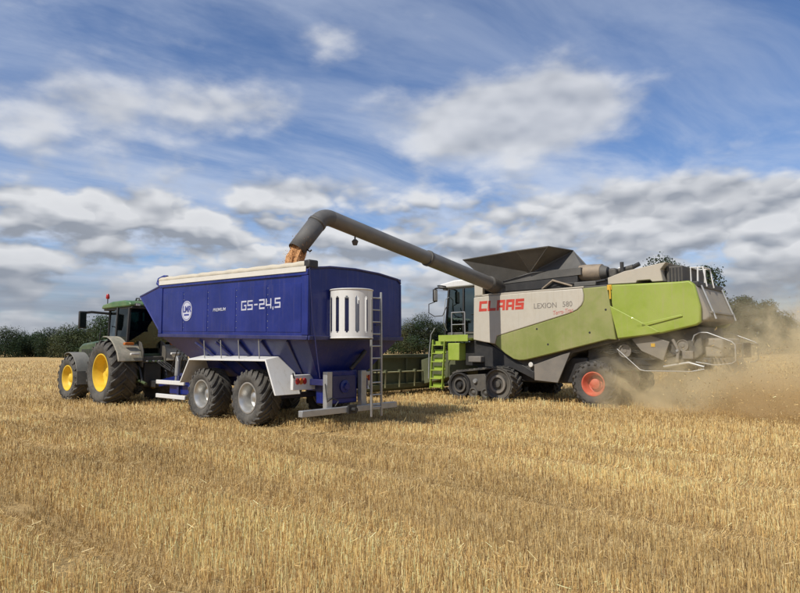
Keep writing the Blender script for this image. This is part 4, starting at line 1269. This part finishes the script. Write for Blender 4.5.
    # mirrors
    for s_ in (1, -1):
        tube('mirror_arm', [(6.3, s_ * 1.0, 4.06), (6.35, s_ * 1.45, 4.05), (6.36, s_ * 1.66, 4.0)], 0.03, 'black', t, 8)
        box('mirror', (6.32, s_ * 1.66 - 0.11, 3.50), (6.40, s_ * 1.66 + 0.11, 3.98), 'black', t, 0.025)
        box('mirror_glass', (6.305, s_ * 1.66 - 0.09, 3.54), (6.318, s_ * 1.66 + 0.09, 3.94), 'reflector', t, 0.002)
        tube('mirror_guard', [(6.36, s_ * 1.66, 3.50), (6.62, s_ * 1.72, 3.42), (6.60, s_ * 1.75, 3.08), (6.36, s_ * 1.7, 2.94), (6.05, s_ * 1.60, 2.96), (6.02, s_ * 1.4, 3.3)], 0.018, 'black', t, 8)
    # platform, railing and steps on the left
    box('platform', (4.80, 0.98, 2.02), (6.15, 1.72, 2.10), 'lime_bright', t, 0.012)
    box('platform_edge', (4.80, 1.725, 1.98), (6.15, 1.75, 2.22), 'lime_bright', t, 0.008)
    for x in (4.95, 5.55):
        tube('railing_post', [(x, 1.70, 2.1), (x, 1.70, 3.05)], 0.02, 'galv', t, 8)
    tube('railing', [(4.95, 1.70, 3.05), (5.55, 1.70, 3.05), (5.6, 1.55, 3.03)], 0.02, 'galv', t, 8)
    tube('railing', [(4.95, 1.70, 2.6), (5.55, 1.70, 2.6)], 0.016, 'galv', t, 8)
    tube('door_grab_rail', [(6.3, 1.02, 2.4), (6.32, 1.2, 2.7), (6.22, 1.2, 3.6), (6.2, 1.0, 3.7)], 0.016, 'galv', t, 8)
    for x in (5.86, 6.42):
        MB().beam((x, 1.72, 2.05), (x, 1.92, 0.22), 0.03, 0.10, up=(0, 1, 0)).build('step_side', 'lime_bright', t, bevel=0.006)
    for k in range(6):
        z = 0.28 + 0.31 * k
        yy = 1.92 - 0.035 * k
        sb = MB()
        sb.box((5.88, yy - 0.14, z), (6.40, yy + 0.10, z + 0.035))
        sb.box((5.88, yy - 0.16, z), (6.40, yy - 0.13, z + 0.17))
        sb.build('step', 'lime_bright', t, bevel=0.006)
    tube('step_handrail', [(6.5, 1.93, 0.6), (6.52, 1.86, 1.5), (6.48, 1.78, 2.25), (6.3, 1.76, 2.5)], 0.018, 'galv', t, 8)
    box('battery_box', (5.2, 1.30, 1.28), (5.72, 1.74, 1.92), 'lime_bright', t, 0.03)
    box('fuel_box', (4.35, 1.345, 1.22), (4.9, 1.60, 1.44), 'low_grey', t, 0.03)
    # rear wheels
    box('rear_axle', (-0.02, -1.1, 0.55), (0.22, 1.1, 0.85), 'black', t, 0.03)
    for y in (1.40, -1.40):
        wheel(t, 0.12, y, 0.72, 0.36, 0.60, 'combine_rear', 'tyre', 'red_rim', lugs=18, lugh=0.05, skew=0.45, dish=0.0, hub=0.16, spin=0.1)
    # rubber track units
    for s_ in (1, -1):
        tk = empty('track_unit', (0, s_ * 1.50, -0.10), (0, 0, 0), t)
        cF, cR_, rF, rR = (5.15, 0.50), (3.52, 0.585), 0.47, 0.555
        loop = []
        for k in range(15):
            a = R(-90) + R(182) * k / 14
            loop.append((cF[0] + rF * math.cos(a), cF[1] + rF * math.sin(a)))
        for k in range(17):
            a = R(92) + R(178) * k / 16
            loop.append((cR_[0] + rR * math.cos(a), cR_[1] + rR * math.sin(a)))
        # resample evenly
        lp_ = [Vector((p[0], 0, p[1])) for p in loop] + [Vector((loop[0][0], 0, loop[0][1]))]
        seg = [(lp_[i + 1] - lp_[i]).length for i in range(len(lp_) - 1)]
        tot = sum(seg)
        def at(d):
            d = d % tot
            for i, L in enumerate(seg):
                if d <= L:
                    return lp_[i].lerp(lp_[i + 1], d / L), (lp_[i + 1] - lp_[i]).normalized()
                d -= L
            return lp_[-1], (lp_[-1] - lp_[-2]).normalized()
        nb = 96
        bm_ = MB()
        hw = 0.315
        for i in range(nb):
            p, d = at(tot * i / nb)
            nrm_ = Vector((d.z, 0, -d.x))
            for rr, y in ((0, -hw), (0.028, -hw), (0.028, hw), (0, hw)):
                q = p + nrm_ * rr
                bm_.v.append((q.x, y, q.z))
        for i in range(nb):
            j = (i + 1) % nb
            for k in range(4):
                bm_.f.append((i * 4 + k, i * 4 + (k + 1) % 4, j * 4 + (k + 1) % 4, j * 4 + k))
        nl = 34
        for i in range(nl):
            for sd in (1, -1):
                secs = []
                for f in (0.02, 0.5, 1.0):
                    p, d = at(tot * (i + (0.5 if sd < 0 else 0) - 0.75 * f) / nl)
                    nrm_ = Vector((d.z, 0, -d.x))
                    y = sd * hw * f
                    secs.append([p + d * e * 0.032 + nrm_ * rr + Vector((0, y, 0)) for e, rr in ((-1.2, 0.02), (-0.9, 0.075), (0.9, 0.075), (1.2, 0.02))])
                b = len(bm_.v)
                for sc_ in secs:
                    bm_.v += [tuple(q) for q in sc_]
                for q in range(2):
                    for k in range(4):
                        bm_.f.append((b + q * 4 + k, b + q * 4 + (k + 1) % 4, b + q * 4 + 4 + (k + 1) % 4, b + q * 4 + 4 + k))
                bm_.f += [(b, b + 1, b + 2, b + 3), (b + 11, b + 10, b + 9, b + 8)]
        bm_.build('rubber_track', 'tyre_dusty', tk, smooth=40)
        yo = s_ * 0.20
        for cx, cz, rr in ((cF[0], cF[1], rF - 0.02), (cR_[0], cR_[1], rR - 0.02)):
            o = MB().lathe([(rr, -0.14), (rr, 0.12), (rr - 0.05, 0.12), (rr - 0.07, 0.06), (rr * 0.62, 0.03), (rr * 0.60, 0.09), (rr * 0.42, 0.10), (rr * 0.40, 0.05), (rr * 0.22, 0.05), (rr * 0.2, 0.13), (0.001, 0.14)], 36).build('track_wheel', 'dark_grey' if cx < 4 else 'black', tk, loc=(cx, yo, cz))
            o.rotation_euler = (0, 0, 0 if s_ > 0 else math.pi)
            o2 = MB().lathe([(rr * 0.56, 0.092), (rr * 0.58, 0.115), (rr * 0.44, 0.118), (rr * 0.43, 0.095)], 36).build('wheel_ring', 'low_grey' if cx < 4 else 'dark_grey', tk, loc=(cx, yo, cz))
            o2.rotation_euler = (0, 0, 0 if s_ > 0 else math.pi)
        for cx in (4.05, 4.58):
            o = MB().lathe([(0.19, -0.2), (0.19, 0.16), (0.14, 0.17), (0.10, 0.12), (0.05, 0.16), (0.001, 0.17)], 24).build('support_roller', 'dark_grey', tk, loc=(cx, yo * 0.6, 0.245))
            o.rotation_euler = (0, 0, 0 if s_ > 0 else math.pi)
        yb0, yb1 = sorted((s_ * 0.05, s_ * 0.24))
        MB().prism([(3.9, 0.30), (4.85, 0.30), (5.2, 0.55), (4.95, 0.86), (4.1, 0.92), (3.95, 0.6)], yb0, yb1).build('track_frame', 'dark_grey', tk, bevel=0.02)
        MB().lathe([(0.001, 0.05), (0.07, 0.05), (0.085, 0.0), (0.085, -0.1)], 20).build('track_hub', 'galv', tk, loc=(4.48, s_ * 0.27, 0.66)).rotation_euler = (0, 0, 0 if s_ > 0 else math.pi)
    box('front_axle', (4.2, -1.3, 0.7), (4.7, 1.3, 1.1), 'black', t, 0.04)
    box('cleaning_shoe', (0.55, -1.05, 0.55), (3.2, 1.05, 1.4), 'black', t, 0.05)
    box('sieve_box', (-2.4, -1.05, 1.0), (0.55, 1.05, 1.95), 'black', t, 0.05)
    # rear end: chopper, guards, spreader
    MB().prism([(-1.5, 2.10), (-2.9, 2.32), (-3.0, 1.55), (-2.5, 1.15), (-1.9, 1.25)], -1.2, 1.2).build('straw_chopper', 'dark_grey', t, bevel=0.04)
    box('straw_hood', (-3.45, -0.95, 1.42), (-2.95, 0.95, 1.98), 'rear_grey', t, 0.06)
    for y in (0.65, -0.65):
        MB().lathe([(0.001, 0.03), (0.44, 0.03), (0.44, -0.03), (0.001, -0.03)], 28).build('spreader_disc', 'low_grey', t, loc=(-3.1, y, 1.12)).rotation_euler = (R(90), 0, 0)
    for s_ in (1, -1):
        tube('rear_guard', [(-2.74, s_ * 1.3, 1.90), (-2.80, s_ * 1.3, 2.06), (-2.95, s_ * 1.3, 2.14), (-3.15, s_ * 1.3, 2.13), (-3.76, s_ * 1.3, 1.87), (-3.84, s_ * 1.3, 1.78), (-3.84, s_ * 1.3, 1.34), (-3.74, s_ * 1.3, 1.27), (-3.30, s_ * 1.28, 1.22), (-2.80, s_ * 1.25, 1.30)], 0.019, 'galv', t, 8)
        tube('guard_rod', [(-0.62, s_ * 1.5, 1.68), (-1.30, s_ * 1.5, 1.06), (-1.45, s_ * 1.5, 1.03), (-2.75, s_ * 1.5, 1.04), (-3.07, s_ * 1.45, 1.11)], 0.015, 'galv', t, 8)
        tube('pivot_arm', [(-2.2, s_ * 1.28, 1.95), (-2.35, s_ * 1.30, 1.65), (-2.30, s_ * 1.30, 1.3)], 0.05, 'low_grey', t, 8)
        tube('ram', [(-1.9, s_ * 1.25, 1.15), (-2.6, s_ * 1.25, 1.28), (-3.0, s_ * 1.2, 1.16)], 0.04, 'galv', t, 8)
        MB().lathe([(0.001, 0.03), (0.03, 0.03), (0.045, 0.0)], 12).build('bolt_cap', 'galv', t, loc=(-2.33, s_ * 1.35, 1.62))
    # drives and hoses on the flank, between the wheel and the chopper
    for px_, pz_, pr_ in ((-0.75, 1.62, 0.20), (-1.62, 1.50, 0.13), (-2.45, 1.78, 0.17), (1.25, 1.42, 0.16)):
        MB().lathe([(0.001, 0.02), (pr_ * 0.3, 0.02), (pr_ * 0.35, 0.0), (pr_ * 0.8, -0.01), (pr_ * 0.85, 0.02), (pr_, 0.02), (pr_, -0.04), (0.001, -0.04)], 28).build('pulley', 'low_grey', t, loc=(px_, 1.24, pz_))
    tube('drive_belt', [(-0.75, 1.24, 1.83), (-1.62, 1.24, 1.64), (-1.76, 1.24, 1.5), (-1.62, 1.24, 1.36), (-0.75, 1.24, 1.41), (-0.55, 1.24, 1.62), (-0.75, 1.24, 1.83)], 0.014, 'black', t, 6)
    for k in range(5):
        tube('hydraulic_hose', [(0.5 - 0.1 * k, 1.16, 1.75 - 0.05 * k), (-0.3, 1.18 + 0.01 * k, 1.52 + 0.07 * k), (-1.1, 1.2, 1.80 - 0.06 * k), (-1.9, 1.24, 1.42 + 0.06 * k), (-2.6, 1.22, 1.6 - 0.05 * k)], 0.016, 'black', t, 6)
    box('chopper_gearbox', (-2.75, 1.2, 1.38), (-2.45, 1.32, 1.62), 'low_grey', t, 0.02)
    box('spreader_motor', (-3.2, 0.95, 1.16), (-2.95, 1.2, 1.42), 'dark_grey', t, 0.03)
    for k in range(6):
        MB().prism([(-2.95 - 0.10 * k, 1.42), (-3.02 - 0.10 * k, 1.42), (-3.08 - 0.12 * k, 1.0), (-3.05 - 0.12 * k, 1.0)], -0.9 + 0.02 * k, 1.0).build('deflector_vane', 'low_grey', t)
    tube('rear_crossbar', [(-3.84, 1.3, 1.8), (-3.84, -1.3, 1.8)], 0.032, 'low_grey', t, 8)
    box('number_board', (-3.92, -0.1, 1.42), (-3.87, 0.75, 1.84), 'dark_grey', t, 0.01)
    # header across the front
    hd = empty('header', (7.4, 0, 0), (0, 0, 0), t)
    Y = 4.6
    MB().prism([(0.55, 0.16), (0.62, 1.42), (0.70, 1.42), (0.66, 0.16)], -Y, Y).build('back_wall', 'header_olive', hd, bevel=0.01)
    MB().prism([(0.66, 0.10), (1.9, 0.06), (1.9, 0.10), (0.66, 0.18)], -Y, Y).build('header_floor', 'header_olive', hd)
    box('top_beam', (0.44, -Y, 1.36), (0.615, Y, 1.50), 'header_olive', hd, 0.015)
    box('lower_beam', (0.40, -Y, 0.20), (0.545, Y, 0.38), 'header_olive', hd, 0.015)
    for y in (-Y, Y):
        MB().prism([(0.5, 0.08), (2.4, 0.05), (2.7, 0.3), (1.7, 1.1), (0.5, 1.46)], y - 0.04, y + 0.04).build('header_end', 'lime_dusty', hd, bevel=0.01)
    MB().tube([(1.0, -Y + 0.06, 0.52), (1.0, Y - 0.06, 0.52)], 0.28, 20).build('intake_auger', 'dark_grey', hd)
    rl = MB().tube([(1.9, -Y + 0.06, 0.82), (1.9, Y - 0.06, 0.82)], 0.06, 12).build('reel', 'dark_grey', hd)
    for k in range(6):
        a = k * math.pi / 3
        c_ = (1.9 + 0.5 * math.cos(a), 0.82 + 0.5 * math.sin(a))
        MB().tube([(c_[0], -Y + 0.06, c_[1]), (c_[0], Y - 0.06, c_[1])], 0.025, 8).build('reel_bat', 'lime_dusty', rl)
    tube('hydraulic_line', [(0.36, 1.0 - 2.2, 0.82), (0.36, 4.2, 0.84)], 0.026, 'pipe_pale', hd, 8)
    for y in (-0.2, 0.55, 1.25, 2.15, 2.95, 3.7):
        tube('support_stay', [(0.36, y, 0.90), (0.38, y, 0.25)], 0.024, 'pipe_pale', hd, 8)
        box('stay_clamp', (0.30, y - 0.05, 0.78), (0.42, y + 0.05, 0.92), 'header_olive', hd, 0.01)
    for y in (-3.2, -1.6, 1.6, 3.2):
        box('back_wall_rib', (0.46, y - 0.04, 0.39), (0.548, y + 0.04, 1.35), 'header_olive', hd, 0.008)
    MB().prism([(-2.6, 1.0), (0.5, 0.25), (0.5, 1.25), (-2.6, 2.1)], -0.75, 0.75).build('feeder_house', 'header_olive', hd, bevel=0.03)
    return t
make_combine()

# ------------------------------------------------------------------ grain
def grain():
    # falling stream from the spout into the trailer, and the heap inside
    fr = Matrix.Translation(uv(8.35, -20.0, 0.12)) @ Matrix.Rotation(HEAD, 4, 'Z')
    tip = fr @ Vector((4.12, 10.12, 4.28))
    dn = (fr @ Vector((4.12, 10.12, 4.28)) - fr @ Vector((3.98, 9.35, 5.28))).normalized()
    pts, rad = [], []
    p, v = tip - dn * 0.45, dn * 2.2
    for k in range(16):
        pts.append(p.copy())
        rad.append(0.125 + 0.010 * k)
        p = p + v * 0.045
        v = v + Vector((0, 0, -9.8 * 0.045))
        if p.z < 3.25:
            break
    mb = MB().tube(pts, rad, 28, cap=True)
    vs = np.array(mb.v)
    n = np.random.default_rng(3)
    k = np.arange(len(vs)) % 28
    ring = np.arange(len(vs)) // 28
    cen = np.array([tuple(q) for q in pts])[np.minimum(ring, len(pts) - 1)]
    f = 1 + 0.22 * np.sin(k * 0.9 + ring * 0.25) + 0.16 * np.sin(k * 1.9 - ring * 0.4) + 0.10 * n.normal(0, 1, len(vs))
    vs = cen + (vs - cen) * f[:, None]
    mb.v = [tuple(q) for q in vs]
    # loose kernels round the stream
    for _ in range(7000):
        i = n.integers(0, len(pts))
        c = np.array(pts[i]) + n.normal(0, 1, 3) * rad[i] * 0.62
        s_ = 0.005 + 0.005 * n.random()
        d = n.normal(0, 1, (4, 3)) * s_
        mb.add([tuple(c + q) for q in d], [(0, 1, 2), (0, 2, 3), (0, 3, 1), (1, 3, 2)])
    o = mb.build('falling_grain', 'grain', None, smooth=30)
    tag(o, 'stream of reddish brown grain falling from the auger spout', 'grain', kind='stuff')
    # heap
    hb = MB()
    nx, ny = 40, 18
    fr2 = Matrix.Translation(uv(10.38, -10.15, 0.12)) @ Matrix.Rotation(HEAD, 4, 'Z')
    for i in range(nx + 1):
        for j in range(ny + 1):
            x, y = 0.22 + 6.7 * i / nx, -1.42 + 2.84 * j / ny
            z = 2.85 + 0.55 * math.exp(-((x - 2.0) ** 2 + (y - 0.2) ** 2) / 1.6) + 0.02 * math.sin(x * 7 + y * 5)
            hb.v.append(tuple(fr2 @ Vector((x, y, z))))
    for i in range(nx):
        for j in range(ny):
            a = i * (ny + 1) + j
            hb.f.append((a, a + 1, a + ny + 2, a + ny + 1))
    o = hb.build('grain_heap', 'grain', None, smooth=60)
    tag(o, 'heap of reddish brown grain lying inside the blue trailer', 'grain', kind='stuff')
grain()

# ------------------------------------------------------------------ dust and chaff behind the combine
def dust():
    x0, x1, y0, y1, z0, z1 = -12.5, 0.6, -5.5, 3.6, 0.03, 6.0
    m = bpy.data.materials.new('dust')
    m.use_nodes = True
    m.node_tree.nodes.clear()
    t = NT(m.node_tree)
    oc = t.n('ShaderNodeTexCoord').outputs['Object']
    s = t.n('ShaderNodeSeparateXYZ', {0: oc})
    X, Y, Z = s.outputs
    # plume axis: low behind the wheel, rising and widening away from the machine
    back = t.m('MULTIPLY', X, -1.0)
    hgt = t.ss(back, 0.0, 7.0, 1.3, 2.5)
    zf = t.m('DIVIDE', Z, hgt)
    fall = t.m('EXPONENT', t.m('MULTIPLY', t.m('MULTIPLY', zf, zf), -1.6))
    ends = t.m('MULTIPLY', t.ss(back, -0.3, 1.6), t.ss(back, 12.3, 9.5))
    sides = t.m('MULTIPLY', t.ss(Y, 3.4, 1.2), t.ss(Y, -5.4, -2.5))
    tops = t.ss(Z, 5.8, 3.5)
    n1 = t.noise(oc, 0.85, 5, 0.68, 1.1)
    lump = t.ss(n1, 0.44, 0.64, 0.03, 2.3)
    core = t.m('MULTIPLY', t.ss(back, 2.0, 4.5), t.m('EXPONENT', t.m('MULTIPLY', Z, -1.1)))
    d = t.m('MULTIPLY', t.m('MULTIPLY', fall, lump), t.m('MULTIPLY', t.m('MULTIPLY', ends, sides), tops))
    d = t.m('MULTIPLY', d, t.m('ADD', t.ss(back, 2.0, 6.0, 3.0, 2.2), t.m('MULTIPLY', core, 3.6)))
    dcol = t.mix(t.ss(core, 0.05, 0.6), (0.98, 0.85, 0.57, 1), (0.80, 0.61, 0.34, 1))
    vol = t.n('ShaderNodeVolumePrincipled', {'Color': dcol, 'Density': d, 'Anisotropy': 0.1})
    out = t.n('ShaderNodeOutputMaterial')
    t.t.links.new(vol.outputs[0], out.inputs['Volume'])
    mb = MB().box((x0, y0, z0), (x1, y1, z1))
    c = mb.build('dust_cloud', m, None, smooth=0)
    c.location = uv(8.35, -20.0)
    c.rotation_euler = (0, 0, HEAD)
    tag(c, 'brown cloud of dust and chaff blowing out behind the combine', 'dust', kind='stuff')
    # chaff and straw bits in the air
    n = 42000
    k = rng.random(n)
    bx = 2.6 + 9.0 * rng.random(n) ** 0.8
    z = np.abs(rng.normal(0, 1, n)) * (0.45 + 0.09 * bx) + 0.05
    y = rng.normal(0.4, 1.2 + 0.12 * bx, n)
    keep = (z < 3.4)
    bx, y, z = bx[keep], y[keep], z[keep]
    n = len(bx)
    u, v = 8.35 - bx, -20.0 + y
    P = np.stack([u * HX + v * LX, u * HY + v * LY, z], 1)
    D = rng.normal(0, 1, (n, 3))
    D /= np.linalg.norm(D, axis=1, keepdims=True)
    strips(P, D, 0.015 + 0.06 * rng.random(n) ** 2.2, 0.005 + 0.011 * rng.random(n), rng.random(n) * 6.28, rng.normal(0, 0.2, (n, 3)), straw_cols(n, u, v, bx), 'flying_chaff', 'straw',
           'bits of chopped straw and chaff flying behind the combine', 'chaff', fold=False)
dust()
